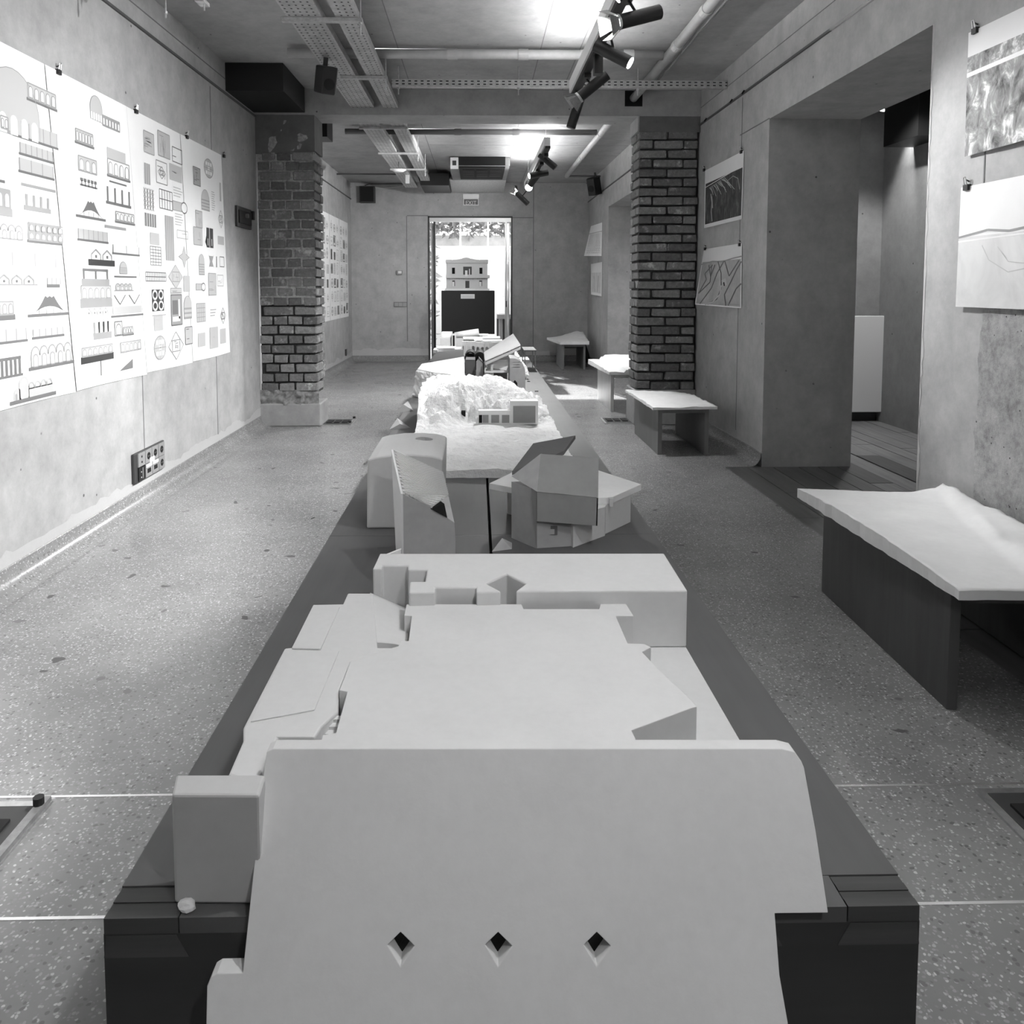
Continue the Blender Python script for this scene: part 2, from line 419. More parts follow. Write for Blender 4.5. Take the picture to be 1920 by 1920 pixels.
# beam weep stain and pipe hole
p = U(1187, 186, y=YP)
bx('pipe_hole', (p.x - .07, YP - .0015, p.z - .06), (p.x + .08, YP + .01, p.z + .07), 'void', beam)

# terrazzo cove along the walls, with the ragged lighter patch above it
def cove(name, a, b, inward, r=.10, h=.094, lab='terrazzo cove skirting at the foot of the wall'):
    a, b, n = Vector(a), Vector(b), Vector(inward); K = 7
    prof = [(0, h), (.004, h)] + [(r - r * math.sin(t), h * .92 - h * .92 * math.cos(t) ) for t in []]
    prof = [(0.0, h), (.006, h - .002)]
    for i in range(K + 1):
        t = i / K * math.pi / 2
        prof.append((.006 + (r - .006) * (1 - math.cos(t)), (h - .01) * (1 - math.sin(t)) + .0006))
    v = []
    for e in (a, b):
        for d, z in prof: v.append((e.x + n.x * d, e.y + n.y * d, z))
    m = len(prof)
    return struct(obj(name, v, [(i, i + 1, m + i + 1, m + i) for i in range(m - 1)], 'terrazzo', None, True), lab)
cove('baseboard_left', (XL, YB, 0), (XL, YP, 0), (1, 0, 0))
cove('baseboard_left_far', (XL2, YP2, 0), (XL2, YF, 0), (1, 0, 0))
cove('baseboard_far', (XL2, YF, 0), (DX0, YF, 0), (0, -1, 0))
cove('baseboard_far_right', (DX1, YF, 0), (XR2, YF, 0), (0, -1, 0))
cove('baseboard_right', (XR, OPY1 + .0, 0), (XR, YP, 0), (-1, 0, 0), .07)
cove('baseboard_right_far', (XR2, 10.56, 0), (XR2, YF, 0), (-1, 0, 0))
def ragged(par, a, b, inward, z0=.085, zt=.15, amp=.05, mat='plaster_grey', step=.045, seed=1):
    a, b, n = Vector(a), Vector(b), Vector(inward); L = (b - a).length; k = max(3, int(L / step)); v = []
    for i in range(k + 1):
        p = a.lerp(b, i / k) + n * .0025
        t = zt + amp * (noise.noise((p.x * 3 + seed, p.y * 3, 0)) + .6 * noise.noise((p.x * 14, p.y * 14, seed)))
        v += [(p.x, p.y, z0), (p.x, p.y, max(z0 + .004, t))]
    return obj('repair_band', v, [(2 * i, 2 * i + 2, 2 * i + 3, 2 * i + 1) for i in range(k)], mat, par)
ragged(wl, (XL, YB, 0), (XL, YP, 0), (1, 0, 0))
ragged(wl2, (XL2, YP2, 0), (XL2, YF, 0), (1, 0, 0), seed=4)
ragged(wf, (XL2, YF, 0), (DX0, YF, 0), (0, -1, 0), .085, .2, .06, seed=6)
ragged(wf, (DX1, YF, 0), (XR2, YF, 0), (0, -1, 0), .085, .16, .05, seed=8)
# exposed aggregate patch on the near right wall
rp = []
y0r = U(1838, 700, x=XR).y
for i in range(26):
    z = 1.16 - i / 25 * 1.16
    rp.append((XR - .003, y0r + .03 * noise.noise((z * 4, 1.3, 0)) + .015 * noise.noise((z * 19, 2, 0)) + .02 * (1.16 - z), z))
rp2 = [(XR - .003, YB + 1, q[2]) for q in rp]
obj('exposed_aggregate', rp + rp2, [(i, i + 1, 26 + i + 1, 26 + i) for i in range(25)], 'rough_concrete', wr)

# ------------------------------------------------------------------ brick pillars
def brick_mesh(seed, chip=0.0):
    """unit brick, centred, size 1x1x1, softened uneven edges"""
    rnd = random.Random(seed); bm = bmesh.new(); bmesh.ops.create_cube(bm, size=1.0)
    for v in bm.verts: v.co += Vector((rnd.uniform(-.02, .02), rnd.uniform(-.02, .02), rnd.uniform(-.06, .06)))
    bmesh.ops.bevel(bm, geom=list(bm.edges), offset=.055, segments=1, affect='EDGES', profile=.6)
    for v in bm.verts: v.co += Vector((rnd.uniform(-.012, .012), rnd.uniform(-.015, .015), rnd.uniform(-.035, .035)))
    me = bpy.data.meshes.new('brick'); bm.to_mesh(me); bm.free()
    return me
BR = {m: [brick_mesh(s * 7 + k) for s in range(7)] for k, m in enumerate(('brick', 'brick_dark'))}
for m, l in BR.items():
    for me in l: me.materials.append(MATS[m])
def brick(par, x0, x1, y0, y1, z0, z1, mat, rnd):
    o = bpy.data.objects.new('brick', rnd.choice(BR[mat])); o.parent = par
    j = rnd.uniform(-.006, .004)
    o.location = ((x0 + x1) / 2, (y0 + y1) / 2 + j, (z0 + z1) / 2); o.scale = (x1 - x0, y1 - y0, z1 - z0)
    o.rotation_euler = (0, rnd.uniform(-.008, .008), rnd.uniform(-.01, .01))
    COL.objects.link(o)
def pillar(name, xo, xi, zb, zt, pitch, seed, mat, label, pat):
    """xo: wall side, xi: inner edge; bricks between zb and zt"""
    rnd = random.Random(seed); s = 1 if xi > xo else -1
    core = struct(MB().box((min(xo, xi) + .014, YP + (.028 if mat == 'brick' else .034), 0.28), (max(xo, xi) - .02, YP2 - .012, 2.645)).obj(name, 'mortar_dark'), label)
    if mat == 'brick': bx('mortar_bed', (xo + .014, YP + .010, 1.05), (xi - .012, YP + .03, 2.60), 'mortar', core)
    z = zb; k = 0; jt = .016
    W_ = abs(xi - xo)
    while z < zt - .02:
        z1 = z + pitch - jt
        # front course measured from the inner edge towards the wall
        widths = pat(k, rnd); u = 0.0
        for q, w in enumerate(widths):
            w = min(w, W_ - u)
            if w < .03: break
            e = rnd.uniform(-.006, .006)
            a, b = u, u + w - jt + e
            if q == 0: a -= rnd.uniform(0, .008)
            if b > W_: b = W_
            dep = (.115 if k % 2 else .235) if q == 0 else .11
            xa, xb = xi - s * a, xi - s * b
            brick(core, min(xa, xb), max(xa, xb), YP, YP + dep, z + rnd.uniform(-.002, .002), z1 + rnd.uniform(-.002, .003), mat, rnd)
            u += w
        d0 = (.115 if k % 2 else .235) + jt
        xa, xb = xi + s * rnd.uniform(-.004, .006), xi - s * .11
        brick(core, min(xa, xb), max(xa, xb), YP + d0, YP2, z, z1, mat, rnd)
        z += pitch; k += 1
    return core
def pat_l(k, r):
    return [.127] * 5 if k % 2 else r.choice(([.2, .27], [.2, .27], [.2, .13, .13], [.2, .14, .18], [.2, .2, .1]))
def pat_r(k, r):
    return [.252, .255] if k % 2 else [.13, .258, .13]
PL_XI, PR_XI = U(592, 500, y=YP).x, U(1196, 500, y=YP).x
zb_l, zt_l = U(540, 733, y=YP).z, U(540, 282, y=YP).z
pl = pillar('wall_left_pillar', XL, PL_XI, zb_l, zt_l, (zt_l - zb_l) / 25, 11, 'brick', 'exposed brick pillar against the left wall', pat_l)
zt_r = U(1250, 245, y=YP).z
pr = pillar('wall_right_pillar', XR, PR_XI, .315, zt_r, .0793, 5, 'brick_dark', 'exposed dark brick pillar against the right wall', pat_r)
# concrete foot and smeared top of the pillars
bevel(bx('pillar_foot', (XL - .02, YP - .004, 0), (PL_XI + .02, YP2, U(540, 757, y=YP).z), 'plinth_concrete', pl), .01)
bevel(bx('pillar_foot', (PR_XI - .02, YP - .004, 0), (XR, YP2, .31), 'plinth_concrete', pr), .01)
def lumpy(name, x0, x1, z0, z1, yfront, mat, par, amp=.02, step=.02, fz=22):
    nx, nz = max(3, int((x1 - x0) / step)), max(2, int((z1 - z0) / step)); v = []; f = []
    for j in range(nz + 1):
        for i in range(nx + 1):
            X = x0 + (x1 - x0) * i / nx; Z = z0 + (z1 - z0) * j / nz
            v.append((X, yfront + amp * noise.fractal((X * fz, Z * fz, x0 * 3), .8, 2.1, 4), Z))
    for j in range(nz):
        for i in range(nx):
            a = j * (nx + 1) + i; f.append((a, a + 1, a + nx + 2, a + nx + 1))
    return obj(name, v, f, mat, par, True)
lumpy('rough_mortar', XL + .002, PL_XI + .01, U(540, 757, y=YP).z - .01, zb_l + .01, YP + .004, 'mortar_rough', pl, .022, .013)
lumpy('mortar_smear', XL + .002, PL_XI + .004, zt_l - .03, 2.645, YP + .006, 'pillar_top', pl, .008, .03, 9)
lumpy('mortar_smear', PR_XI - .002, XR - .002, zt_r - .012, 2.645, YP + .003, 'pillar_top', pr, .007, .03, 9)
bx('smear_return', (PL_XI - .02, YP + .012, zt_l), (PL_XI + .004, YP2 - .004, 2.645), 'pillar_top', pl)
bx('concrete_return', (PR_XI - .012, YP + .012, zt_r), (PR_XI + .02, YP2 - .004, 2.645), 'ceiling_concrete', pr)

# ------------------------------------------------------------------ door in the far wall and the yard outside
def door():
    d = struct(empty('door_1', ((DX0 + DX1) / 2, YF + .1, 0)), 'open glazed metal double door leading to the bright yard')
    m = MB(); t = .022
    m.box((DX0, YF - .01, 0), (DX0 + t, YF + .12, DZ)).box((DX1 - t, YF - .01, 0), (DX1, YF + .12, DZ)).box((DX0, YF - .01, DZ - t), (DX1, YF + .12, DZ))
    put(m.obj('frame', 'dark_grey'), d)
    put(bx('head_rail', (DX0 + t, YF + .03, DZ - .085), (DX1 - t, YF + .1, DZ - t), 'alu_light'), d)
    for s, xx in ((1, DX0 + t), (-1, DX1 - t)):
        # leaf folded outwards, seen nearly edge on
        a, b = (xx + s * .02, xx + s * .062)
        x0, x1 = min(a, b), max(a, b)
        leaf = put(MB().box((x0, YF + .12, .02), (x1, YF + .18, DZ - .1)).box((x0, YF + .68, .02), (x1, YF + .74, DZ - .1))
                   .box((x0, YF + .18, .02), (x1, YF + .68, .1)).box((x0, YF + .18, DZ - .17), (x1, YF + .68, DZ - .1)).obj('leaf', 'alu_light'), d)
        bx('pane', ((x0 + x1) / 2 - .004, YF + .18, .1), ((x0 + x1) / 2 + .004, YF + .68, DZ - .17), 'glass', leaf)
        xs = xx + s * .075
        put(bx('stop_bar', (min(xx + s * .062, xs + s * .02), YF + .04, 0), (max(xx + s * .062, xs + s * .02), YF + .08, DZ - .085), 'dark_grey' if s > 0 else 'alu_light'), d)
        hz = U(952, 570, y=YF).z
        MB().tube((xs, YF + .03, hz - .05), (xs, YF + .03, hz + .05), .008).tube((xs, YF + .03, hz), (xs, YF + .09, hz), .006).obj('handle', 'black', leaf)
door()
gy = struct(bx('ground_yard', (-6, YF + .35, -.3), (8, 24, -.02), 'ground'), 'sunlit paved yard outside the door')
# slatted timber fence standing in the yard
YFEN = 16.2
fen = thing('garden_fence', 'sun bleached board fence across the yard beyond the door', 'fence', (0, YFEN, -.02))
x = -2.6
while x < 2.6:
    w = .19
    put(bx('board', (x, YFEN, -.02), (x + w - .018, YFEN + .03, 2.03), 'fence'), fen); x += w
put(bx('rail', (-2.6, YFEN - .05, 2.05), (2.6, YFEN + .04, 2.27), 'ground'), fen)
x = -2.6
while x < 2.6:
    put(bx('post', (x, YFEN - .34, -.02), (x + .035, YFEN - .32, 3.4), 'white_paint'), fen); x += .56
put(MB().bar((.75, YFEN - .08, 1.75), (1.35, YFEN - .08, 2.15), .02, .02).obj('brace', 'pipe'), fen)
def leaves(name, n, box, size, label, seed):
    rnd = random.Random(seed); m = MB()
    for i in range(n):
        c = Vector([rnd.uniform(a, b) for a, b in zip(*box)]); d = Vector((rnd.uniform(-1, 1), rnd.uniform(-.5, .5), rnd.uniform(-1, .6))).normalized()
        s = rnd.uniform(.6, 1.3) * size; q = d.orthogonal().normalized(); q = (q * math.cos(i) + d.cross(q) * math.sin(i)) * s * .22
        up = d.cross(q).normalized() * s * .06
        m.add([c, c + d * s * .5 + q + up, c + d * s, c + d * s * .5 - q + up], [(0, 1, 2, 3)])
    o = m.obj(name, 'leaf'); o['kind'] = 'stuff'; o['label'] = label; o['category'] = 'foliage'; return o
leaves('vine_foliage', 1700, ((-2.6, YFEN - .3, 2.30), (2.6, YFEN - .1, 2.80)), .17, 'climbing vine leaves on the wires above the fence', 2)
leaves('pergola_foliage', 260, ((-2.6, YFEN - .3, 2.9), (2.6, YFEN - .1, 3.5)), .3, 'sparse pergola leaves high above the fence', 9)
leaves('ivy_foliage', 500, ((-1.6, 15.2, 0.1), (-.85, 15.8, 2.4)), .16, 'ivy hanging beside the left of the yard', 3)
# low wall and letter box outside
t = thing('garden_bench', 'dark low bench outside the door by the right jamb', 'bench', (.6, 14.2, -.02))
put(bx('seat', (.36, 14.0, .62), (.95, 14.5, .70), 'pipe_dark'), t); put(bx('leg', (.40, 14.05, -.02), (.46, 14.45, .62), 'pipe_dark'), t); put(bx('leg', (.85, 14.05, -.02), (.91, 14.45, .62), 'pipe_dark'), t)
put(bx('back_panel', (.36, 14.46, .1), (.95, 14.5, .62), 'dark_grey'), t)
t = thing('letter_box', 'pale metal letter box on a post outside the door', 'letter box', (.66, 15.0, -.02))
put(bx('post', (.64, 14.98, -.02), (.68, 15.02, 1.3), 'pipe'), t); put(bx('body', (.5, 14.9, 1.0), (.82, 15.1, 1.42), 'outdoor_wall'), t); put(bx('flap', (.64, 14.89, 1.1), (.665, 14.9, 1.34), 'dark_grey'), t)
# ================================================================== CEILING SERVICES AND LIGHTS
TX = .64
def aim_mat(pos, d):
    return Matrix.Translation(Vector(pos)) @ Vector(d).to_track_quat('Y', 'Z').to_matrix().to_4x4()
def luminaire(name, y0, y1, label):
    t = thing(name, label, 'track light', (TX, (y0 + y1) / 2, 2.47))
    put(bx('housing', (TX - .028, y0, 2.485), (TX + .028, y1, 2.565), 'white_paint'), t)
    put(bx('track', (TX - .016, y0, 2.462), (TX + .030, y1, 2.4855), 'black'), t)
    put(bx('uplight_diffuser', (TX - .022, y0 + .02, 2.5651), (TX + .022, y1 - .02, 2.569), 'uplight'), t)
    y = y0 + .15
    while y < y1:
        put(MB().tube((TX, y, 2.565), (TX, y, ZC), .0018, n=6).obj('hanger_wire', 'steel'), t); y += 1.25
    return t
luminaire('track_luminaire', -2.4, 5.22, 'white suspended linear track light in front of the brick pillars')
luminaire('track_luminaire', 7.15, 10.2, 'white suspended linear track light in the far room')
def head(ytrack, pos, d, label, barn=False, lit=0, power=0, size=62, blend=.6, L=.20, R=.032, group=None, aim=None, bright='lens_on'):
    """cylindrical track spotlight: adapter, arm, body, lens, optional barn doors, and its own lamp"""
    pos = Vector(pos); d = Vector(d).normalized()
    t = thing('track_spotlight', label, 'spotlight', (TX, ytrack, 2.46), group)
    put(bx('adapter', (TX - .006, ytrack - .055, 2.435), (TX + .034, ytrack + .055, 2.4615), 'black'), t)
    put(MB().tube((TX + .014, ytrack, 2.437), (pos.x, pos.y, pos.z + .012), .006).obj('arm', 'black'), t)
    a, b = pos - d * L * .55, pos + d * L * .45
    put(MB().tube(a, b, R, n=28).obj('body', 'black', None, False), t)
    put(MB().tube(b + d * .0005, b + d * .004, R * .88, n=24).obj('lens', bright if lit else 'dark_grey'), t)
    if barn:
        ring = MB().tube(b, b + d * .012, R * 1.06, n=24, caps=False)
        put(ring.obj('barn_ring', 'steel'), t)
        q = d.orthogonal().normalized(); w = d.cross(q)
        for k in range(4):
            ang = k * math.pi / 2 + .5; e = q * math.cos(ang) + w * math.sin(ang); f = d.cross(e)
            p0 = b + d * .014 + e * R
            m = MB().slab([p0 - f * R * .75, p0 + f * R * .75, p0 + f * R * 1.35 + e * .028 + d * .055, p0 - f * R * 1.35 + e * .028 + d * .055], e * .0015)
            put(m.obj('barn_door', 'black_matt' if k % 2 else 'galv_dark'), t)
    if power:
        ld = bpy.data.lights.new('spot_lamp', 'SPOT'); ld.energy = power; ld.spot_size = math.radians(size); ld.spot_blend = blend; ld.shadow_soft_size = .03
        lo = bpy.data.objects.new('spot_lamp', ld); COL.objects.link(lo); lo.parent = t
        src = b + d * .02; dd = (Vector(aim) - src) if aim else d
        lo.location = src - Vector(t.location); lo.rotation_euler = dd.to_track_quat('-Z', 'Y').to_euler()
    return t
G1 = 'black spotlights along the near track'
head(3.42, U(1195, 33, x=.70), (-.93, -.22, -.30), 'black track spotlight with barn doors opened toward the drawings, first on the near track', True, 1, 180, 95, .8, aim=(-1.87, 4.3, 1.0), group=G1)
head(3.88, U(1152, 103, x=.68), (.78, -.30, -.50), 'lit black cylinder spotlight turned toward the right wall', False, 1, 105, 64, .8, aim=(1.9, 2.75, 1.25), group=G1)
head(4.70, U(1110, 163, x=.68), (-.76, .12, -.60), 'black spotlight with folded barn doors near the end of the near track', True, 0, 150, 66, .7, aim=(-1.87, 5.2, .2), group=G1)
head(5.12, U(1078, 215, x=.66), (-.30, .05, -.95), 'black spotlight hanging straight down at the end of the near track', False, 0, 120, 115, .8, aim=(.0, 5.5, .5), group=G1)
# further unseen heads on the same track, behind and above the camera
head(2.3, (.62, 2.3, 2.36), (-.9, .1, -.4), 'black track spotlight above the near floor strip', False, 1, 105, 90, .8, aim=(-1.87, 2.7, 1.0), group=G1)
head(1.2, (.62, 1.2, 2.36), (-.8, .2, -.5), 'black track spotlight above the plaster building model', False, 1, 46, 85, .8, aim=(.0, 1.5, .45), group=G1)
head(-.3, (.66, -.3, 2.36), (-.1, .8, -.7), 'black track spotlight behind the table end', False, 1, 42, 70, .8, aim=(.0, 1.7, .4), group=G1)
head(1.75, (.62, 1.75, 2.36), (-.8, -.1, -.6), 'added unseen track spotlight washing the floor left of the table end', False, 1, 360, 46, .5, aim=(-1.87, 1.45, .50), group=G1)  # extra head out of view, added to brighten the left floor
head(3.0, (.60, 3.0, 2.36), (-.8, .2, -.6), 'added unseen track spotlight beside the first barn door spotlight', False, 1, 200, 50, .5, aim=(-1.87, 3.2, .35), group=G1)  # another head added out of view for the left floor wash
# power adapter box of the near track
t = tag(bx('power_adapter', (TX + .0, 4.28, 2.36), (TX + .045, 4.34, 2.461), 'black'), 'small black box hanging from the near track between spotlights', 'adapter')
G2 = 'black spotlights along the far track'
head(7.45, U(1028, 303, x=.69), (.72, -.1, -.62), 'black spotlight on the far track tilted toward the right wall', False, 0, 160, 90, .8, aim=(1.78, 8.6, 1.0), group=G2)
head(7.96, U(1008, 327, x=.62), (-.92, -.2, -.2), 'grey lit spotlight on the far track turned toward the left wall', False, 1, 330, 110, .8, aim=(-2.0, 9.6, 1.0), group=G2)
head(8.97, U(992, 348, x=.60), (-.10, -.93, -.36), 'glaring spotlight on the far track facing down the room', False, 1, 120, 95, .8, group=G2, bright='lamp_face', R=.045, aim=(0, 6.5, .3))
head(9.6, U(978, 371, x=.55), (-.6, .2, .6), 'small spotlight with bright barn ring at the end of the far track', True, 1, 190, 110, .8, aim=(.7, 12.5, 1.0), group=G2, bright='lens_on')
head(8.45, (.62, 8.45, 2.36), (-.6, .1, -.75), 'added black spotlight on the far track above the table models', False, 1, 170, 100, .8, aim=(-.2, 7.6, .4), group=G2)  # additional head, put in to light the far table models

# cable trays
def tray(x0, x1, y0, y1, z, label):
    t = thing('cable_tray', label, 'cable tray', ((x0 + x1) / 2, (y0 + y1) / 2, z), 'perforated cable trays under the ceiling')
    put(bx('base_plate', (x0, y0, z), (x1, y1, z + .002), 'tray_perf'), t)
    for xx in (x0 - .012, x1): put(bx('side_lip', (xx, y0, z), (xx + .012, y1, z + .045), 'galv'), t)
    for k in range(3):
        xx = x0 + (x1 - x0) * (k + 1) / 4
        put(bx('cable', (xx - .008, y0, z + .003), (xx + .008, y1, z + .017), 'cable'), t)
    return t
TZ1 = 2.70
tray(-1.045, -.875, YB + .1, YP - .02, TZ1, 'wide perforated cable tray with grey loudspeaker, near room')
tray(-.775, -.675, YB + .1, YP - .02, TZ1, 'narrow perforated cable tray, near room')
tray(-1.06, -.90, YP2 + .02, 11.7, TZ1 - .02, 'wide perforated cable tray, far room')
tray(-.775, -.675, YP2 + .02, 10.95, TZ1 - .02, 'narrow perforated cable tray, far room')
def cross(name, x0, x1, y, z, label, slot=False, rods=(), w=.04, h=.04):
    t = thing(name, label, 'bracket', ((x0 + x1) / 2, y, z), 'tray hanger brackets under the ceiling')
    put(bx('channel', (x0, y - w / 2, z - h / 2), (x1, y + w / 2, z + h / 2), 'galv'), t)
    if slot:
        for q in (.014, -.008): put(bx('slot_row', (x0, y - w / 2 - .0008, z + q - .004), (x1, y - w / 2, z + q + .004), 'strut_perf'), t)
    for xx in rods:
        put(MB().tube((xx, y + .0, z - .08), (xx, y + .0, ZC), .005, n=8).obj('threaded_rod', 'steel'), t)
        put(MB().tube((xx, y, z - h / 2 - .012), (xx, y, z - h / 2), .012, n=6).obj('nut', 'steel'), t)
    return t
yb1 = U(600, 38, z=2.688).y; yb2 = U(680, 146, z=2.688).y
cross('tray_bracket', -1.09, -.64, yb1, 2.688, 'galvanised bar under both near trays close to the lamp track', rods=(-.652,), h=.02)
cross('tray_bracket', -.97, -.64, yb2, 2.688, 'galvanised bar under both near trays beside the loudspeaker', rods=(-.652,), h=.02)
for k, q in enumerate((240, 288, 318)):
    cross('tray_bracket', -1.09, -.64, U(730, q, z=2.666).y, 2.666, ('galvanised bar under the far trays next to the beam', 'galvanised bar under the middle of the far trays', 'galvanised bar under the far trays near the ceiling unit')[k], rods=(-.652,), h=.02)
ys = U(1000, 158, z=2.73).y
cross('slotted_channel', -.64, XR - .005, ys, 2.73, 'long slotted steel channel spanning the room before the beam', True, [U(q, 160, y=ys).x for q in (747, 972, 1196)], .045, .055)
# pipes
def pipe(name, pts, r, label, mat='pipe', coup=()):
    t = thing(name, label, 'pipe', pts[0], 'service pipes under the ceiling')
    put(MB().path(pts, r, 16).obj('tube', mat, None, True), t)
    for c, d in coup: put(MB().tube(Vector(c) - Vector(d) * .035, Vector(c) + Vector(d) * .035, r * 1.14, n=16).obj('coupling', mat), t)
    return t
pipe('drain_pipe', [(1.325, YB, 2.795), (1.325, YP + .02, 2.795)], .034, 'pale drain pipe running along the ceiling into the beam', 'pipe', [((1.325, q, 2.795), (0, 1, 0)) for q in (3.9, 4.55, 5.2)])
pipe('conduit', [(1.40, YB, 2.80), (1.40, 6.3, 2.80)], .010, 'thin conduit beside the pale drain pipe', 'rail_bright')
yc = U(800, 101, z=2.805).y
pipe('cross_pipe', [(-1.30, yc, 2.805), (1.29, yc, 2.805)], .033, 'grey cross pipe under the near ceiling', 'pipe', [((q, yc, 2.805), (1, 0, 0)) for q in (-.17, .32, .75, 1.05)])
yc2 = U(800, 247, z=2.80).y
pipe('cross_pipe', [(-1.36, yc2, 2.80), (1.24, yc2, 2.80)], .030, 'dark cross pipe under the far ceiling', 'pipe_dark', [((q, yc2, 2.80), (1, 0, 0)) for q in (-.2, .4)])
pipe('drain_pipe', [(1.285, YP2 + .02, 2.79), (1.285, 11.2, 2.79)], .034, 'pale drain pipe in the far room', 'pipe', [((1.285, q, 2.79), (0, 1, 0)) for q in (8.15, 9.6)])
pipe('drain_pipe', [(-.70, 8.2, 2.80), (-.70, 10.9, 2.80)], .030, 'pale pipe beside the far cable trays', 'pipe')
pipe('conduit', [(XL2, 11.3, 2.82), (-1.13, 11.3, 2.82)], .012, 'thin dark conduit across the far ceiling', 'pipe_dark')
pipe('conduit', [(1.30, 11.3, 2.80), (XR2, 11.3, 2.80)], .014, 'short dark pipe branch near the far corner', 'pipe_dark')
# black duct boxes
t = tag(bx('duct_box', (XL + .001, 5.89, 2.655), (-1.44, YP - .03, ZC - .002), 'black'), 'black boxed duct above the left brick pillar', 'duct')
tag(bx('duct_box', (XL2 + .001, 7.15, 2.56), (-1.36, 7.42, ZC - .002), 'black'), 'black boxed duct behind the left brick pillar in the far room', 'duct')
# picture rails
for nm, xx, y0, y1, z, mt in (('trim_3', XL, YB, YP, 2.63, 'rail'), ('trim_4', XR, 4.2, YP, 2.575, 'rail'), ('trim_5', XR, YB, 4.2, 2.575, 'rail_bright'), ('trim_6', XL2, YP2, YF, 2.60, 'rail'), ('trim_7', XR2, YP2 + .3, YF, 2.56, 'rail')):
    s = 1 if xx < 0 else -1
    struct(bx(nm, (min(xx, xx + s * .012), y0, z - .007), (max(xx, xx + s * .012), y1, z + .007), mt), 'thin picture rail along the wall')
for px_, py_ in ((1373, 191), (1396, 162), (1325, 212)):
    p = U(px_, py_, x=XR - .012)
    o = MB().tube((XR - .013, p.y, 2.585), (XR - .03, p.y, 2.56), .006, n=8).obj('rail_hook', 'black'); tag(o, 'small black hook on the right picture rail', 'hook', 'hooks on the right picture rail')
# side room lamp, box and radiator
t = thing('ceiling_lamp', 'small bright lamp glimpsed in the side room', 'lamp', (3.40, 6.45, 2.66))
put(MB().tube((3.40, 6.45, 2.67), (3.40, 6.45, 2.70), .07, n=20).obj('body', 'black'), t)
put(MB().tube((3.40, 6.45, 2.664), (3.40, 6.45, 2.67), .058, n=20).obj('lens', 'lamp_dim'), t)
put(MB().tube((3.40, 6.45, 2.70), (3.40, 6.45, ZC), .012, n=8).obj('stem', 'black'), t)
ld = bpy.data.lights.new('spot_lamp', 'SPOT'); ld.energy = 25; ld.spot_size = math.radians(120); ld.spot_blend = .35; ld.shadow_soft_size = .04
lo = bpy.data.objects.new('spot_lamp', ld); COL.objects.link(lo); lo.parent = t; lo.location = (0, 0, -.01)
lo.rotation_euler = Vector((-.15, -.45, -1)).to_track_quat('-Z', 'Y').to_euler()
tag(bx('dark_duct', (SX1 - .25, 5.9, 2.35), (SX1 - .002, 6.4, 2.75), 'black'), 'dark box high on the side room wall', 'duct')
sb = struct(bx('ceiling_side_beam', (2.5, SY1 - .5, 2.74), (SX1, SY1, ZC), 'black_matt'))
t = thing('ceiling_lamp', 'added unseen ceiling lamp over the side room floor', 'lamp', (2.9, 5.7, 2.7))  # second lamp added out of view to brighten the side room
put(MB().tube((2.9, 5.7, 2.71), (2.9, 5.7, ZC), .06, n=20).obj('body', 'black'), t)
put(MB().tube((2.9, 5.7, 2.704), (2.9, 5.7, 2.71), .05, n=20).obj('lens', 'lamp_dim'), t)
ld = bpy.data.lights.new('spot_lamp', 'SPOT'); ld.energy = 110; ld.spot_size = math.radians(120); ld.spot_blend = .4; ld.shadow_soft_size = .04
lo = bpy.data.objects.new('spot_lamp', ld); COL.objects.link(lo); lo.parent = t; lo.rotation_euler = Vector((.25, .0, -1)).to_track_quat('-Z', 'Y').to_euler()
t = thing('radiator', 'flat white panel radiator in the side room', 'radiator', (3.2, SY1 - .05, .1))
p0, p1 = U(1652, 772, y=SY1 - .06), U(1652, 592, y=SY1 - .06)
put(bevel(bx('panel', (2.72, SY1 - .09, p0.z), (p0.x, SY1 - .05, p1.z), 'radiator'), .006), t)
put(bx('bracket', (2.9, SY1 - .05, .3), (3.3, SY1 - .001, .8), 'white_paint'), t)
# loudspeakers
def speaker(c, sx, sy, sz, rz, label, tilt=0, mat='black'):
    t = thing('loudspeaker', label, 'loudspeaker', c, None)
    m = MB().prism([(-sx / 2, sy * .1), (-sx * .3, -sy / 2), (sx * .3, -sy / 2), (sx / 2, sy * .1), (sx * .3, sy / 2), (-sx * .3, sy / 2)], -sz / 2, sz / 2)
    o = bevel(m.obj('cabinet', mat, t), .008); o2 = MB().tube((0, -sy / 2 - .001, -.02), (0, -sy / 2 - .004, -.02), sx * .24, n=20).obj('driver', 'grille', t)
    br = MB().bar((0, sy * .4, 0), (0, sy * .4, sz * .5 + .06), .03, .008, (0, 1, 0)).obj('bracket', 'black', t)
    t.rotation_euler = (tilt, 0, rz); return t
speaker(U(612, 150, y=5.2), .15, .13, .17, .5, 'black loudspeaker hung under the wide near cable tray', .35)
speaker(U(1114, 349, x=1.66), .20, .18, .24, -.7, 'black loudspeaker high in the far right corner', .3)
p = U(689, 365, y=YF - .06)
t = thing('wall_speaker', 'square dark speaker box on the far wall', 'loudspeaker', (p.x, YF, p.z - .13))
put(bevel(bx('cabinet', (p.x - .12, YF - .13, p.z - .13), (p.x + .12, YF - .002, p.z + .13), 'dark_grey'), .006), t)
put(bx('grille_cloth', (p.x - .105, YF - .134, p.z - .115), (p.x + .105, YF - .13, p.z + .115), 'grille'), t)
o = MB().path([(p.x - .07, YF - .02, p.z + .13), (p.x - .07, YF - .02, min(2.8, p.z + .24)), (p.x + .02, YF - .02, 2.835), (-1.0, YF - .02, 2.84), (-.95, YF - .9, 2.76)], .006).obj('speaker_cable', 'cable'); tag(o, 'black cable looping from the square speaker to the tray', 'cable')
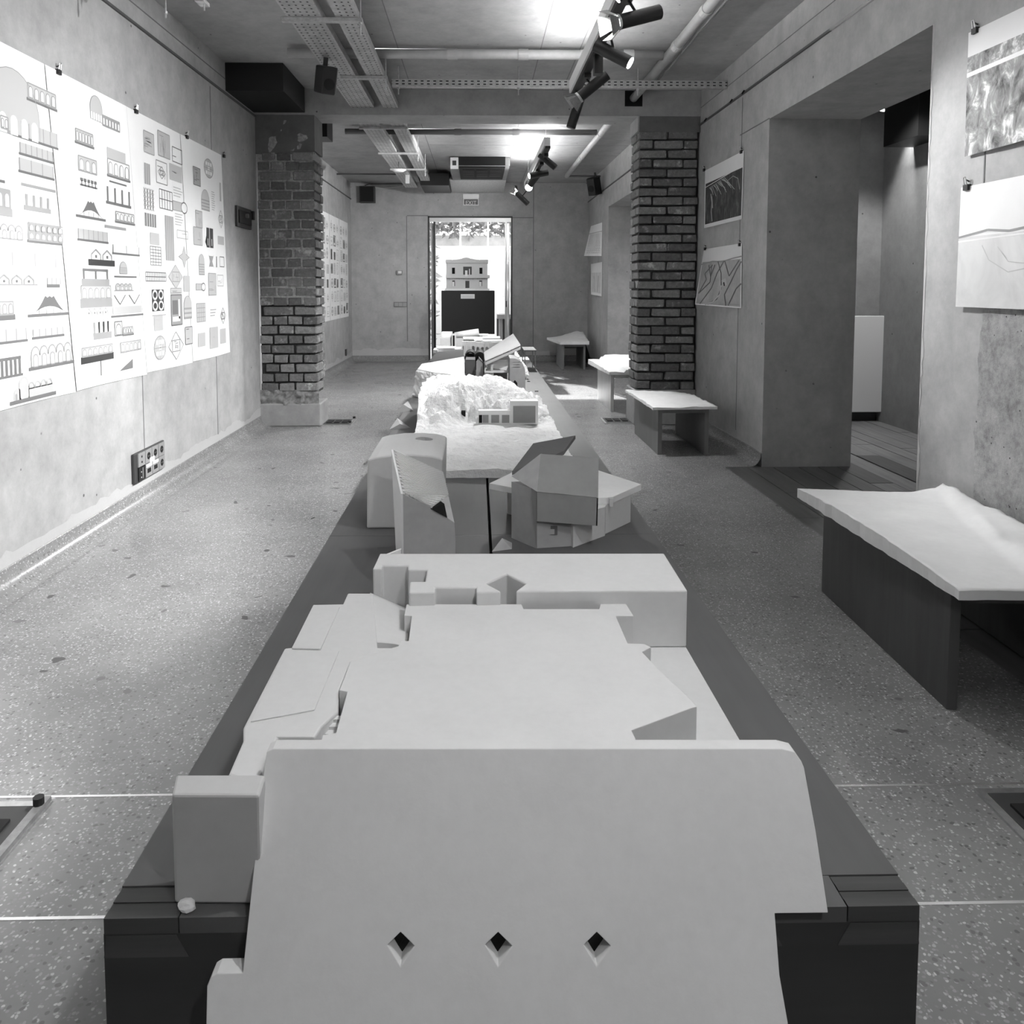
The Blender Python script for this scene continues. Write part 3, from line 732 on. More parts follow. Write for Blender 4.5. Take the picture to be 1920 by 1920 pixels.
o = MB().path([(p.x - .06, YF - .03, p.z + .14), (p.x + .25, YF - .03, p.z + .10), (p.x + .55, YF - .03, 2.80), (-1.0, YF - .9, 2.75)], .006).obj('white_cable', 'cable_white'); tag(o, 'white cable sagging from the tray toward the square speaker', 'cable')
# fan coil unit over the door
t = thing('fan_coil_unit', 'ceiling fan coil unit with dark grille above the exit', 'air conditioner', (.03, 11.2, 2.73))
put(bevel(bx('casing', (-.36, 10.02, 2.745), (.42, YF - .002, ZC - .002), 'board_grey'), .01), t)
put(bx('front_lip', (-.235, 10.0, 2.75), (.36, 10.0195, ZC - .002), 'grille'), t)
gr = put(bevel(bx('grille_frame', (-.235, 10.05, 2.728), (.36, 11.15, 2.7449), 'grille'), .006), t)
for k in range(3):
    xa = -.19 + k * .18
    bx('grille_bay', (xa, 10.2, 2.722), (xa + .15, 11.0, 2.7279), 'grille', gr)
    for q in range(3): bx('slat', (xa, 10.35 + q * .2, 2.719), (xa + .15, 10.365 + q * .2, 2.7222), 'black', gr)
put(MB().slab([(-.40, 11.35, 2.745), (.42, 11.35, 2.745), (.42, YF - .003, 2.70), (-.40, YF - .003, 2.70)], (0, 0, .02)).obj('drip_tray', 'galv'), t)
t = thing('duct_silencer', 'black duct section beside the ceiling unit', 'duct', (-.58, 11.4, 2.62))
put(bx('body', (-.80, 11.05, 2.63), (-.40, 11.95, 2.80), 'black'), t); put(MB().slab([(-.86, 11.0, 2.86), (-.82, 11.0, 2.86), (-.80, 11.05, 2.63), (-.80, 11.05, 2.63)], (0, .05, 0)).obj('bracket', 'black'), t)
t = thing('unit_controller', 'small white control box on the ceiling unit', 'controller', (-.3, 9.95, 2.7))
put(bx('case', (-.34, 9.95, 2.70), (-.24, 9.998, 2.84), 'white_paint'), t); put(bx('display', (-.315, 9.946, 2.74), (-.265, 9.95, 2.80), 'dark_grey'), t)
t = thing('emergency_lamp', 'white oval lamp hung below the far trays', 'lamp', (-.93, 9.3, 2.58))
put(MB().tube((-.93, 9.3, 2.56), (-.93, 9.3, 2.585), .05, .095, 24).obj('dish', 'white_paint'), t); put(MB().tube((-.93, 9.3, 2.585), (-.93, 9.3, 2.678), .005, n=8).obj('stem', 'black'), t)
t = thing('junction_box', 'small white junction box under the far tray', 'junction box', (-.93, 10.4, 2.6))
put(bx('body', (-.95, 10.38, 2.57), (-.90, 10.44, 2.70), 'white_paint'), t); put(bx('cover', (-.945, 10.376, 2.58), (-.905, 10.38, 2.69), 'alu_light'), t)
# hanging rods at the upper left
for k, (px_, py_, lab) in enumerate(((311, 34, 'bare threaded rod hanging from the left of the ceiling'), (383, 20, 'bracketed threaded rod hanging next to the bare rod'))):
    p = U(px_, py_, y=3.7)
    t = thing('hanging_rod', lab, 'rod', (p.x, 3.7, p.z))
    put(MB().tube((p.x, 3.7, p.z), (p.x, 3.7, ZC), .004, n=8).obj('rod', 'steel'), t)
    if k: put(bx('clip', (p.x - .03, 3.66, p.z + .03), (p.x + .012, 3.74, p.z + .045), 'galv'), t)
    else: put(MB().tube((p.x, 3.7, p.z + .02), (p.x, 3.7, p.z + .03), .009, n=6).obj('nut', 'steel'), t)
# exit sign
p0, p1 = U(868, 385, y=YF - .03), U(898, 364, y=YF - .03)
t = thing('exit_sign', 'illuminated EXIT sign above the door', 'sign', ((p0.x + p1.x) / 2, YF, p0.z))
put(bx('housing', (p0.x, YF - .04, p1.z - .06), (p1.x, YF - .001, p1.z), 'alu_light'), t)
pan = put(bx('panel', (p0.x + .004, YF - .028, p0.z), (p1.x - .004, YF - .02, p1.z - .06), 'white_paint'), t)
bx('text_field', (p0.x + .016, YF - .0295, p0.z + .012), (p1.x - .016, YF - .0281, p0.z + (p1.z - p0.z) * .55), 'ink_dark', pan)
fc = bpy.data.curves.new('lettering', 'FONT'); fc.body = 'EXIT'; fc.size = .086; fc.align_x = 'CENTER'; fc.extrude = .001; fc.materials.append(MATS['white_paint'])
ft = bpy.data.objects.new('lettering_curve', fc); COL.objects.link(ft); dg0 = bpy.context.evaluated_depsgraph_get(); fm_ = bpy.data.meshes.new_from_object(ft.evaluated_get(dg0)); bpy.data.objects.remove(ft)
fo = bpy.data.objects.new('lettering', fm_); COL.objects.link(fo); fo.parent = pan; fo['kind'] = 'stuff'
fo.location = ((p0.x + p1.x) / 2, YF - .032, p0.z + .012); fo.rotation_euler = (math.pi / 2, 0, 0)
# small wall devices on the far wall
p = U(749, 511, y=YF - .02)
t = thing('thermostat', 'small thermostat on the far wall left of the door', 'thermostat', (p.x, YF, p.z - .05))
put(bx('case', (p.x - .045, YF - .04, p.z - .035), (p.x + .045, YF - .001, p.z + .035), 'socket_grey'), t); put(bx('screen', (p.x - .02, YF - .042, p.z - .015), (p.x + .035, YF - .04, p.z + .025), 'white_paint'), t)
p = U(751, 571, y=YF - .02)
t = thing('switch_plate', 'grey rectangular plate below the thermostat', 'switch', (p.x, YF, p.z - .04))
put(bx('plate', (p.x - .11, YF - .012, p.z - .04), (p.x + .11, YF - .001, p.z + .04), 'groove'), t)
for k in range(3): put(bx('rocker', (p.x - .1 + k * .068, YF - .016, p.z - .03), (p.x - .038 + k * .068, YF - .012, p.z + .03), 'board_mid'), t)
p = U(648, 666, x=XL2); tag(bx('socket', (XL2 + .001, p.y - .06, .15), (XL2 + .02, p.y + .02, .25), 'dark_grey'), 'small dark socket low on the far left wall', 'socket')
# hatch on the left wall by the pillar
p0, p1 = U(441, 424, x=XL), U(467, 387, x=XL)
t = thing('wall_hatch', 'small dark metal hatch on the left wall by the brick pillar', 'hatch', (XL, p0.y, p0.z))
put(bx('frame', (XL + .001, p0.y, p0.z), (XL + .018, p1.y, p1.z - .03), 'dark_grey'), t)
put(bx('door', (XL + .018, p0.y + .03, p0.z + .03), (XL + .028, p1.y - .03, p1.z - .06), 'black_matt'), t)
put(MB().tube((XL + .028, (p0.y + p1.y) / 2, (p0.z + p1.z) / 2), (XL + .05, (p0.y + p1.y) / 2, (p0.z + p1.z) / 2), .018, n=12).obj('knob', 'pipe_dark'), t)
put(bx('hinge', (XL + .018, p1.y - .02, p0.z + .08), (XL + .04, p1.y + .02, p0.z + .15), 'black'), t)
# eight-way socket panel on the left wall
a, b = U(247, 912, x=XL), U(303, 832, x=XL)
y0, y1, z0, z1 = a.y, b.y, .135, .135 + .17
z0 = U(275, 893, x=XL).z; z1 = U(275, 845, x=XL).z + .02
t = thing('wall_socket_unit', 'grey eight way unit of power and data sockets low on the left wall', 'socket', (XL, (y0 + y1) / 2, z0))
put(bevel(bx('frame', (XL + .001, y0, z0), (XL + .016, y1, z1), 'dark_grey'), .004), t)
H = (z1 - z0 - .016) / 2; Wd = (y1 - y0 - .05) / 4
for r in range(2):
    for c in range(4):
        ya = y0 + .04 + c * Wd; za = z0 + .006 + r * (H + .004); yc_, zc_ = ya + Wd / 2, za + H / 2
        mod = put(bx('module', (XL + .016, ya + .003, za), (XL + .022, ya + Wd - .003, za + H), 'socket_grey' if not (r == 0 and c == 0) else 'black'), t)
        if (r == 1 and c > 0) or (r == 0 and c == 3):
            MB().tube((XL + .0221, yc_, zc_), (XL + .0235, yc_, zc_), H * .27, n=20).obj('socket_well', 'black', mod)
            for s in (-1, 1): MB().tube((XL + .0236, yc_ + s * .009, zc_), (XL + .0242, yc_ + s * .009, zc_), .003, n=8).obj('pin_hole', 'socket_grey', mod)
        elif r == 0 and c in (1, 2):
            bx('data_port', (XL + .0221, yc_ - Wd * .25, zc_ - H * .22), (XL + .0235, yc_ + Wd * .25, zc_ + H * .1), 'black', mod)
            bx('label_strip', (XL + .0221, ya + .006, za + H * .72), (XL + .024, ya + Wd - .006, za + H * .96), 'white_paint', mod)
        elif r == 0:
            for q in range(2): MB().tube((XL + .0221, yc_ - .012, zc_ - .02 + q * .03), (XL + .024, yc_ - .012, zc_ - .02 + q * .03), .004, n=10).obj('jack', 'alu_light', mod)
            bx('slot', (XL + .0221, yc_ + .004, zc_ - .03), (XL + .024, yc_ + .011, zc_ + .03), 'socket_grey', mod)
        else:
            for q in range(2): MB().tube((XL + .0221, yc_, zc_ - .015 + q * .03), (XL + .024, yc_, zc_ - .015 + q * .03), .006, n=10).obj('jack', 'black', mod)
put(bx('tag', (XL + .0222, y0 + .04 + Wd * 1.6, z0 + H + .005), (XL + .025, y0 + .04 + Wd * 2.3, z0 + H + .032), 'white_paint'), t)
# ================================================================== DRAWINGS ON THE WALLS
INK = {'k': 'ink_black', 'd': 'ink_dark', 'm': 'ink_mid', 'l': 'ink_light', 'w': 'paper'}
class Sheet:
    """flat print on a sheet that hangs on the wall x = X (s along +Y, t up)"""
    def __init__(s, X, sgn): s.X = X; s.g = sgn; s.m = {k: MB() for k in INK}; s.c = 0; s.i = 0
    def poly(s, pts, k):
        x = s.X + s.g * (.0005 + .0001 * s.c + .000013 * s.i)
        v_ = [Vector((x, p[0], p[1])) for p in pts]
        s.m[k].add(v_, [tuple(range(len(pts)))] if len(pts) < 5 else [tuple(t) for t in tessellate_polygon([v_])])
    def rect(s, a, b, c, d, k): s.poly([(a, b), (c, b), (c, d), (a, d)], k)
    def line(s, p, q, w, k):
        d = Vector((q[0] - p[0], q[1] - p[1])); L = d.length
        if L < 1e-6: return
        n = Vector((-d.y, d.x)) / L * w / 2
        s.poly([(p[0] - n.x, p[1] - n.y), (q[0] - n.x, q[1] - n.y), (q[0] + n.x, q[1] + n.y), (p[0] + n.x, p[1] + n.y)], k)
    def pline(s, pts, w, k, close=False):
        if close: pts = list(pts) + [pts[0]]
        for a, b in zip(pts[:-1], pts[1:]): s.line(a, b, w, k)
    def frame(s, a, b, c, d, w, k): s.pline([(a, b), (c, b), (c, d), (a, d)], w, k, True)
    def arch_pts(s, a, b, c, d, n=8):
        r = (c - a) / 2; zt = max(b, d - r); ry = d - zt
        return [(a, b), (c, b)] + [((a + c) / 2 + r * math.cos(t * math.pi / n), zt + ry * math.sin(t * math.pi / n)) for t in range(n + 1)]
    def done(s, parent):
        for k, m in s.m.items():
            if m.v: put(m.obj('print', INK[k]), parent)['kind'] = 'stuff'
    # one drawing, given by its centre and size in the photo
    def draw(s, kind, cx, cy, w, h, *a):
        s.c = 0; s.i += 1
        p = U(cx, cy, x=s.X); y0, y1 = U(cx - w / 2, cy, x=s.X).y, U(cx + w / 2, cy, x=s.X).y
        hh = h * p.y / F_PX; getattr(s, 'd_' + kind)(min(y0, y1), p.z - hh / 2, max(y0, y1), p.z + hh / 2, *a)
    def d_arcade(s, a, b, c, d, n=4, body='l', base='d', bh=.0, rows=1, line='m', shape='flat'):
        if base: s.rect(a - .01, b - .012 - bh, c + .01, b, base)
        if body: s.rect(a, b, c, d, body)
        s.c += 1
        if line: s.frame(a, b, c, d, .006, line)
        s.c += 1; w = (c - a) / n; H = (d - b) / rows
        for r in range(rows):
            for i in range(n):
                q = s.arch_pts(a + w * (i + .18), b + H * r + .004, a + w * (i + .82), b + H * (r + .82))
                s.c += 1; s.poly(q, 'w'); s.c += 1
                if line: s.pline(q, .005, line, True)
    def d_scallop(s, a, b, c, d, n=4, body='l', base='d', bh=.012, line='m'):
        w = (c - a) / n; q = [(a, b), (c, b)]
        for i in range(n):
            x1 = c - w * i
            q += [(x1 - w / 2 + w / 2 * math.cos(t), b + (d - b) * .55 + (d - b) * .45 * math.sin(t)) for t in [k * math.pi / 6 for k in range(7)]]
        s.poly(q, body); s.c += 1; s.pline(q, .006, line, True); s.c += 1
        if base: s.rect(a - .02, b - bh, c + .02, b, base)
        for i in range(n):
            z = s.arch_pts(a + w * (i + .25), b, a + w * (i + .75), b + (d - b) * .6); s.c += 1; s.poly(z, 'w'); s.c += 1; s.pline(z, .005, line, True)
    def d_cols(s, a, b, c, d, n=5, k='d', base='m', bh=.015, cap=True):
        s.rect(a - .02, b - bh, c + .02, b, base)
        for i in range(n):
            x = a + (c - a) * i / (n - 1); s.rect(x - .008, b, x + .008, d, k)
        if cap: s.rect(a - .01, d, c + .01, d + .012, k)
    def d_tent(s, a, b, c, d, k='d'):
        m = (a + c) / 2; q = []
        for t in range(9): u = t / 8; q.append((a + (m - .12 * (c - a) - a) * u, b + (d - b) * u ** 1.6))
        q += [(m - .06 * (c - a), d - .1 * (d - b)), (m, d), (m + .06 * (c - a), d - .1 * (d - b))]
        for t in range(9): u = 1 - t / 8; q.append((c - (c - m - .12 * (c - a)) * u, b + (d - b) * u ** 1.6))
        for t in range(7): u = t / 6; q.append((c - (c - a) * (.08 + .84 * u), b + .42 * (d - b) * math.sin(math.pi * (.08 + .84 * u))))
        s.poly(q, k); s.rect(a - .03, b - .012, c + .03, b, 'd')
        for i in range(1, 5): x = a + (c - a) * i / 5; s.line((x, b), (x, b + .3 * (d - b)), .003, 'm')
    def d_gables(s, a, b, c, d, n=2, k='m', base='d', bh=.015):
        w = (c - a) / n
        for i in range(n):
            x = a + w * i; q = [(x + .1 * w, b), (x + .1 * w, b + .5 * (d - b)), (x + .5 * w, d), (x + .9 * w, b + .5 * (d - b)), (x + .9 * w, b)]
            s.pline(q, .008, k); s.rect(x + .42 * w, b + .15 * (d - b), x + .58 * w, b + .45 * (d - b), 'd')
        if base: s.rect(a - .02, b - bh, c + .02, b, base)
    def d_long(s, a, b, c, d, n=6, k='l', base='d', line='m', bh=.010):
        s.rect(a, b, c, d, k); s.c += 1
        if base: s.rect(a - .01, b - bh, c + .01, b, base)
        for i in range(n + 1):
            x = a + (c - a) * i / n
            if line: s.line((x, b), (x, d), .006, line)
    def d_bar(s, a, b, c, d, k='m'): s.rect(a, b, c, d, k)
    def d_dome(s, a, b, c, d, k='l', line='m'):
        q = s.arch_pts(a, b, c, d, 14); s.poly(q, k); s.c += 1; s.pline(q, .004, line, True)
        for i in range(5):
            z = s.arch_pts(a + (c - a) * (i * .2 + .03), b, a + (c - a) * (i * .2 + .16), b + .3 * (d - b)); s.c += 1; s.poly(z, 'w')
    def d_castle(s, a, b, c, d, k='l'):
        w = c - a; q = s.arch_pts(a + .14 * w, b, a + .36 * w, d); s.poly(q, k); s.c += 1; s.pline(q, .008, k, True)
        q = s.arch_pts(a, b, a + .17 * w, b + .55 * (d - b)); s.poly(q, k)
        s.rect(a + .36 * w, b, c, b + .42 * (d - b), k)
        for i in range(4):
            x = a + (.37 + .157 * i) * w; z = s.arch_pts(x, b + .42 * (d - b), x + .14 * w, b + .68 * (d - b)); s.pline(z, .009, k)
        s.c += 1; s.poly(s.arch_pts(a + .19 * w, b + .66 * (d - b), a + .31 * w, b + .92 * (d - b)), 'w'); s.poly(s.arch_pts(a + .03 * w, b, a + .08 * w, b + .3 * (d - b)), 'm')
        s.rect(a - .1 * w, b - .016, c + .08 * w, b, 'd')
    def d_zig(s, a, b, c, d, n=2, k='d'):
        w = (c - a) / n
        for i in range(n): s.pline([(a + w * i + .12 * w, d), (a + w * (i + .5), b + .55 * (d - b)), (a + w * (i + .88), d)], .006, k)
        s.rect(a, b + .01, c, b + .45 * (d - b), 'l'); s.rect(a - .02, b - .006, c + .02, b + .004, k)
    def d_boots(s, a, b, c, d, n=4):
        s.rect(a, b, c, b + .38 * (d - b), 'm'); w = (c - a) / n
        for i in range(n):
            x = a + w * i; s.poly([(x + .1 * w, b + .38 * (d - b)), (x + .4 * w, b + .38 * (d - b)), (x + .45 * w, d), (x + .05 * w, d)], 'k' if i else 'm')
    def d_wedge(s, a, b, c, d):
        s.rect(a, b, a + .5 * (c - a), d, 'l'); s.poly([(a + .55 * (c - a), b), (c, b), (c, d - .3 * (d - b))], 'd'); s.line((a, b), (a, d), .006, 'd')
    def d_tree(s, a, b, c, d, n=5):
        s.rect(a, b, c, b + .008, 'd')
        for i in range(n):
            x = a + (c - a) * (i + .5) / n; s.line((x, b), (x, d - .3 * (d - b)), .006, 'd'); s.rect(x - .012, d - .4 * (d - b), x + .012, d, 'd')
    # plans
    def d_plan(s, a, b, c, d, k='m', n=5, fill=None, seed=0):
        r = random.Random(seed + int(a * 991) + int(b * 577))
        if fill: s.rect(a, b, c, d, fill); s.c += 1
        s.frame(a, b, c, d, .006, k); s.c += 1
        for i in range(n):
            if r.random() < .5:
                t = b + (d - b) * r.uniform(.1, .9); u = r.uniform(0, .5); s.line((a + (c - a) * u, t), (a + (c - a) * (u + r.uniform(.3, .5)), t), .005, k)
            else:
                t = a + (c - a) * r.uniform(.1, .9); u = r.uniform(0, .5); s.line((t, b + (d - b) * u), (t, b + (d - b) * (u + r.uniform(.3, .5))), .005, k)
    def d_grid(s, a, b, c, d, n=4, m=6, k='m', fill=None):
        if fill: s.rect(a, b, c, d, fill); s.c += 1
        for i in range(n + 1): x = a + (c - a) * i / n; s.line((x, b), (x, d), .005, k)
        for j in range(m + 1): t = b + (d - b) * j / m; s.line((a, t), (c, t), .005, k)
    def d_dots(s, a, b, c, d, n=4, m=5, k='m'):
        for i in range(n):
            for j in range(m):
                x = a + (c - a) * (i + .5) / n; t = b + (d - b) * (j + .5) / m; s.line((x - .012, t - .014), (x + .012, t + .014), .006, k); s.line((x - .012, t + .014), (x + .012, t - .014), .006, k)
    def d_ell(s, a, b, c, d, k='m', fill='l', cells=True):
        q = [((a + c) / 2 + (c - a) / 2 * math.cos(t), (b + d) / 2 + (d - b) / 2 * math.sin(t)) for t in [i * math.pi / 10 for i in range(20)]]
        if fill: s.poly(q, fill); s.c += 1
        s.pline(q, .006, k, True); s.c += 1
        if cells:
            for i in (-1, 0, 1):
                for j in (-1, 0, 1):
                    if (i + j) % 2 == 0 or i == 0: s.rect((a + c) / 2 + (i * .24 - .09) * (c - a), (b + d) / 2 + (j * .24 - .09) * (d - b), (a + c) / 2 + (i * .24 + .09) * (c - a), (b + d) / 2 + (j * .24 + .09) * (d - b), 'w')
            s.line(((a + c) / 2, b), ((a + c) / 2, d), .004, k); s.line((a, (b + d) / 2), (c, (b + d) / 2), .004, k)
    def d_rhomb(s, a, b, c, d, k='m', fill=None, inner=True):
        q = [((a + c) / 2, b), (c, (b + d) / 2), ((a + c) / 2, d), (a, (b + d) / 2)]
        if fill: s.poly(q, fill); s.c += 1
        s.pline(q, .005, k, True)
        if inner: s.d_plan(a + .25 * (c - a), b + .3 * (d - b), c - .25 * (c - a), d - .3 * (d - b), k, 6)
    def d_star(s, a, b, c, d, k='l'):
        mx, mz = (a + c) / 2, (b + d) / 2; w, h = (c - a) / 2, (d - b) / 2; q = []
        for i in range(8):
            r = 1 if i % 2 == 0 else .42; t = i * math.pi / 4; q.append((mx + w * r * math.cos(t), mz + h * r * math.sin(t)))
        s.poly(q, k); s.c += 1; s.pline(q, .004, 'm', True)
    def d_rings(s, a, b, c, d):
        s.rect(a, b, c, d, 'k'); w, h = (c - a) / 2, (d - b) / 2
        for i in (0, 1):
            for j in (0, 1):
                x, z = a + w * (i + .5), b + h * (j + .5); q = [(x + .36 * w * math.cos(t), z + .38 * h * math.sin(t)) for t in [k * math.pi / 8 for k in range(16)]]
                s.c += 1; s.pline(q, .012, 'w', True)
    def d_court(s, a, b, c, d):
        s.rect(a, b, c, d, 'm'); s.c += 1; s.frame(a, b, c, d, .008, 'd'); s.c += 1
        s.rect(a + .1 * (c - a), b + .35 * (d - b), a + .62 * (c - a), d - .18 * (d - b), 'd'); s.rect(a + .68 * (c - a), b + .2 * (d - b), a + .8 * (c - a), d - .15 * (d - b), 'w'); s.rect(a + .12 * (c - a), b + .12 * (d - b), a + .8 * (c - a), b + .28 * (d - b), 'w')
    def d_tower(s, a, b, c, d, k='l', n=5):
        q = s.arch_pts(a, b, c, d); s.poly(q, k); s.c += 1; s.pline(q, .004, 'm', True); s.c += 1
        for i in range(n): t = b + .6 * (d - b) * i / n; s.rect(a, t, c, t + .25 * (d - b) / n, 'm')
    def d_bars(s, a, b, c, d, n=5, k='d', fill=None):
        if fill: s.rect(a, b, c, d, fill); s.c += 1
        for i in range(n): x = a + (c - a) * (i + .5) / n; s.rect(x - .008, b, x + .008, d, k)
    def d_key(s, a, b, c, d):
        s.rect(a, b + .1 * (d - b), a + .7 * (c - a), d - .1 * (d - b), 'l'); s.c += 1; s.frame(a, b + .1 * (d - b), a + .7 * (c - a), d - .1 * (d - b), .005, 'm')
        q = [(a + .8 * (c - a) + .22 * (c - a) * math.cos(t), (b + d) / 2 + .5 * (d - b) * math.sin(t)) for t in [i * math.pi / 8 for i in range(16)]]
        s.c += 1; s.poly(q, 'w'); s.c += 1; s.pline(q, .008, 'd', True)
    def d_iron(s, a, b, c, d):
        w = c - a; s.poly([(a, d), (a + .12 * w, d - .1 * (d - b)), (c - .12 * w, d - .1 * (d - b)), (c, d), (c - .3 * w, (b + d) / 2), (c, b), (c - .12 * w, b + .1 * (d - b)), (a + .12 * w, b + .1 * (d - b)), (a, b), (a + .3 * w, (b + d) / 2)], 'm')
    def d_teeth(s, a, b, c, d):
        w = c - a
        for i in (0, 1):
            x = a + .52 * w * i; s.rect(x + .1 * w * (1 - i), b, x + .45 * w, d, 'k'); s.c += 1; s.rect(x + .2 * w, b + .1 * (d - b), x + .3 * w, b + .45 * (d - b), 'l'); s.c -= 1
        s.poly([(a - .1 * w, b + .25 * (d - b)), (a + .15 * w, b), (a + .15 * w, b + .7 * (d - b))], 'k')
    def d_text(s, a, b, c, d, n=4, k='l'):
        for i in range(n): t = b + (d - b) * (i + .5) / n; s.line((a, t), (a + (c - a) * (.7 + .3 * ((i * 37) % 5) / 5), t), .006, k)

POSTER_Y = [2.67, 3.44, 4.22, 4.965, 5.745]
POSTER_YB = [2.78, U(141, 735, x=XL).y, U(274, 700, x=XL).y, U(360, 680, x=XL).y, U(430, 660, x=XL).y]
PZ0, PZ1 = .712, 2.158
ART = [
 [('dome', 22, 190, 100, 120), ('arcade', 78, 180, 52, 26, 5, 'l', 'd'), ('long', 66, 250, 80, 26), ('long', 68, 285, 60, 18, 6), ('long', 68, 315, 62, 22, 3), ('bar', 72, 352, 64, 5, 'm'),
  ('cols', 70, 378, 40, 20, 4, 'm', 'm', .02, False), ('arcade', 85, 437, 64, 30, 6, 'm', 'd', 0, 2), ('scallop', 14, 434, 56, 26, 4, 'l', None), ('long', 40, 486, 128, 24, 3, 'l', None), ('gables', 30, 524, 70, 16, 3, 'm', 'm', .006), ('bar', 100, 536, 24, 6, 'd'),
  ('long', 101, 527, 24, 12, 3, 'l', None), ('tent', 92, 571, 66, 32), ('arcade', 8, 578, 34, 24, 3, 'l', 'd', .01), ('long', 20, 628, 58, 22, 3, 'l', 'd'), ('long', 90, 622, 56, 14, 5, 'l', 'd'), ('scallop', 96, 664, 76, 36, 5, 'l', 'd', .014), ('cols', 16, 690, 42, 28, 6, 'd', 'd', .01), ('castle', 62, 723, 74, 40), ('arcade', 6, 372, 26, 34, 2, 'm', 'm', .02), ('bar', 4, 340, 10, 5, 'd'), ('arcade', 8, 230, 14, 22, 2, 'l', 'm')],
 [('dome', 180, 203, 22, 44), ('arcade', 208, 232, 32, 18, 6, 'm', None), ('arcade', 158, 258, 32, 22, 6, 'l', 'd'), ('arcade', 164, 310, 34, 26, 3, 'l', None), ('arcade', 222, 318, 40, 28, 4, None, 'd'), ('long', 218, 292, 34, 20, 2, 'l', None, None), ('tree', 166, 344, 32, 14), ('bar', 221, 344, 32, 3, 'd'), ('cols', 222, 368, 40, 26, 4, 'd', 'd', .014, False),
  ('tent', 170, 392, 44, 28), ('arcade', 234, 408, 34, 16, 5, None, 'd'), ('bar', 216, 427, 40, 5, 'm'), ('long', 174, 441, 54, 18, 6, 'l', 'd'), ('gables', 190, 478, 42, 18, 2, 'm', 'k', .03), ('long', 236, 468, 48, 14, 2, 'w', 'd', 'd'), ('cols', 179, 516, 44, 14, 3, 'd', 'm', .03), ('tower', 231, 502, 14, 22), ('bar', 235, 519, 42, 3, 'd'), ('arcade', 180, 548, 56, 24, 5, 'l', 'm', .03), ('scallop', 232, 538, 30, 12, 4, 'l', 'm', .005), ('zig', 238, 572, 54, 38), ('gables', 182, 584, 42, 12, 4, 'l', 'l', .006),
  ('boots', 192, 619, 34, 32), ('arcade', 222, 616, 14, 26, 1, 'l', None, 0, 1, 'd'), ('arcade', 240, 619, 18, 12, 4, None, 'd'), ('arcade', 182, 657, 58, 16, 6, 'l', 'k', .022), ('arcade', 245, 649, 38, 18, 5, 'l', None), ('wedge', 219, 684, 60, 26)],
 [('plan', 279, 268, 19, 38, 'm', 12, 'l'), ('plan', 307, 272, 22, 44, 'm', 10, 'l'), ('plan', 332, 292, 18, 26, 'd', 1), ('bars', 276, 326, 11, 38, 3, 'm', 'l'), ('plan', 303, 324, 20, 40, 'm', 3), ('rhomb', 303, 324, 14, 22, 'm'), ('plan', 329, 325, 22, 28, 'l', 4, 'l'), ('dots', 279, 374, 20, 38), ('grid', 311, 375, 24, 34, 5, 2, 'd'), ('text', 334, 361, 18, 20), ('key', 337, 388, 26, 20), ('bars', 282, 413, 22, 24, 5, 'd', 'l'), ('text', 336, 412, 16, 24, 5), ('bars', 318, 447, 16, 82, 5, 'm', 'l'), ('grid', 292, 480, 20, 34), ('plan', 290, 448, 16, 20, 'l', 4, 'l'), ('plan', 342, 440, 20, 14, 'l', 3), ('star', 345, 482, 20, 40),
  ('grid', 292, 519, 38, 16, 12, 2, 'd'), ('rhomb', 329, 519, 26, 44, 'm', 'l'), ('plan', 330, 545, 20, 9, 'm', 3, 'l'), ('rings', 296, 563, 22, 40), ('court', 331, 581, 20, 56), ('grid', 297, 606, 16, 26, 3, 4, 'l', 'l'), ('bar', 298, 591, 26, 1.5, 'm'), ('ell', 300, 652, 22, 44), ('rhomb', 330, 648, 28, 52, 'm')],
 [('ell', 391, 316, 17, 34, 'm', 'l'), ('plan', 369, 331, 13, 32, 'd', 8, 'm'), ('tower', 385, 375, 15, 38, 'l', 4), ('text', 400, 377, 7, 36, 9), ('bar', 413, 360, 3, 34, 'l'), ('plan', 373, 411, 12, 30, 'm', 5, 'l'), ('rhomb', 414, 411, 10, 32, 'm', None), ('plan', 371, 443, 16, 32, 'm', 4, 'l'), ('teeth', 393, 446, 14, 36), ('plan', 414, 451, 11, 14, 'l', 3, 'l'), ('plan', 350, 532, 11, 28, 'l', 4, 'l'), ('tower', 378, 496, 10, 38, 'l', 5), ('iron', 396, 490, 9, 24), ('bars', 406, 491, 4, 20, 1, 'd'), ('plan', 416, 491, 8, 18, 'd', 0), ('key', 376, 538, 17, 14), ('plan', 398, 533, 14, 40, 'm', 5, 'l'), ('plan', 413, 526, 11, 20, 'l', 4),
  ('tower', 352, 576, 14, 42, 'l', 3), ('grid', 377, 586, 16, 34, 4, 4, 'm', 'l'), ('text', 400, 586, 12, 16, 3, 'm'), ('rhomb', 418, 592, 10, 30, 'd', None), ('plan', 354, 629, 13, 32, 'd', 2, 'l'), ('plan', 378, 637, 13, 24, 'l', 4, 'l'), ('plan', 401, 633, 15, 38, 'l', 4, 'l'), ('plan', 418, 630, 10, 26, 'l', 5, 'l')],
]
PLAB = ['large white sheet of elevations, the one with the tall dome', 'large white sheet of elevations between the dome sheet and the plans', 'large white sheet of plans with the black four ring square', 'large white sheet of plans with the round plan at its top, next to the hatch']
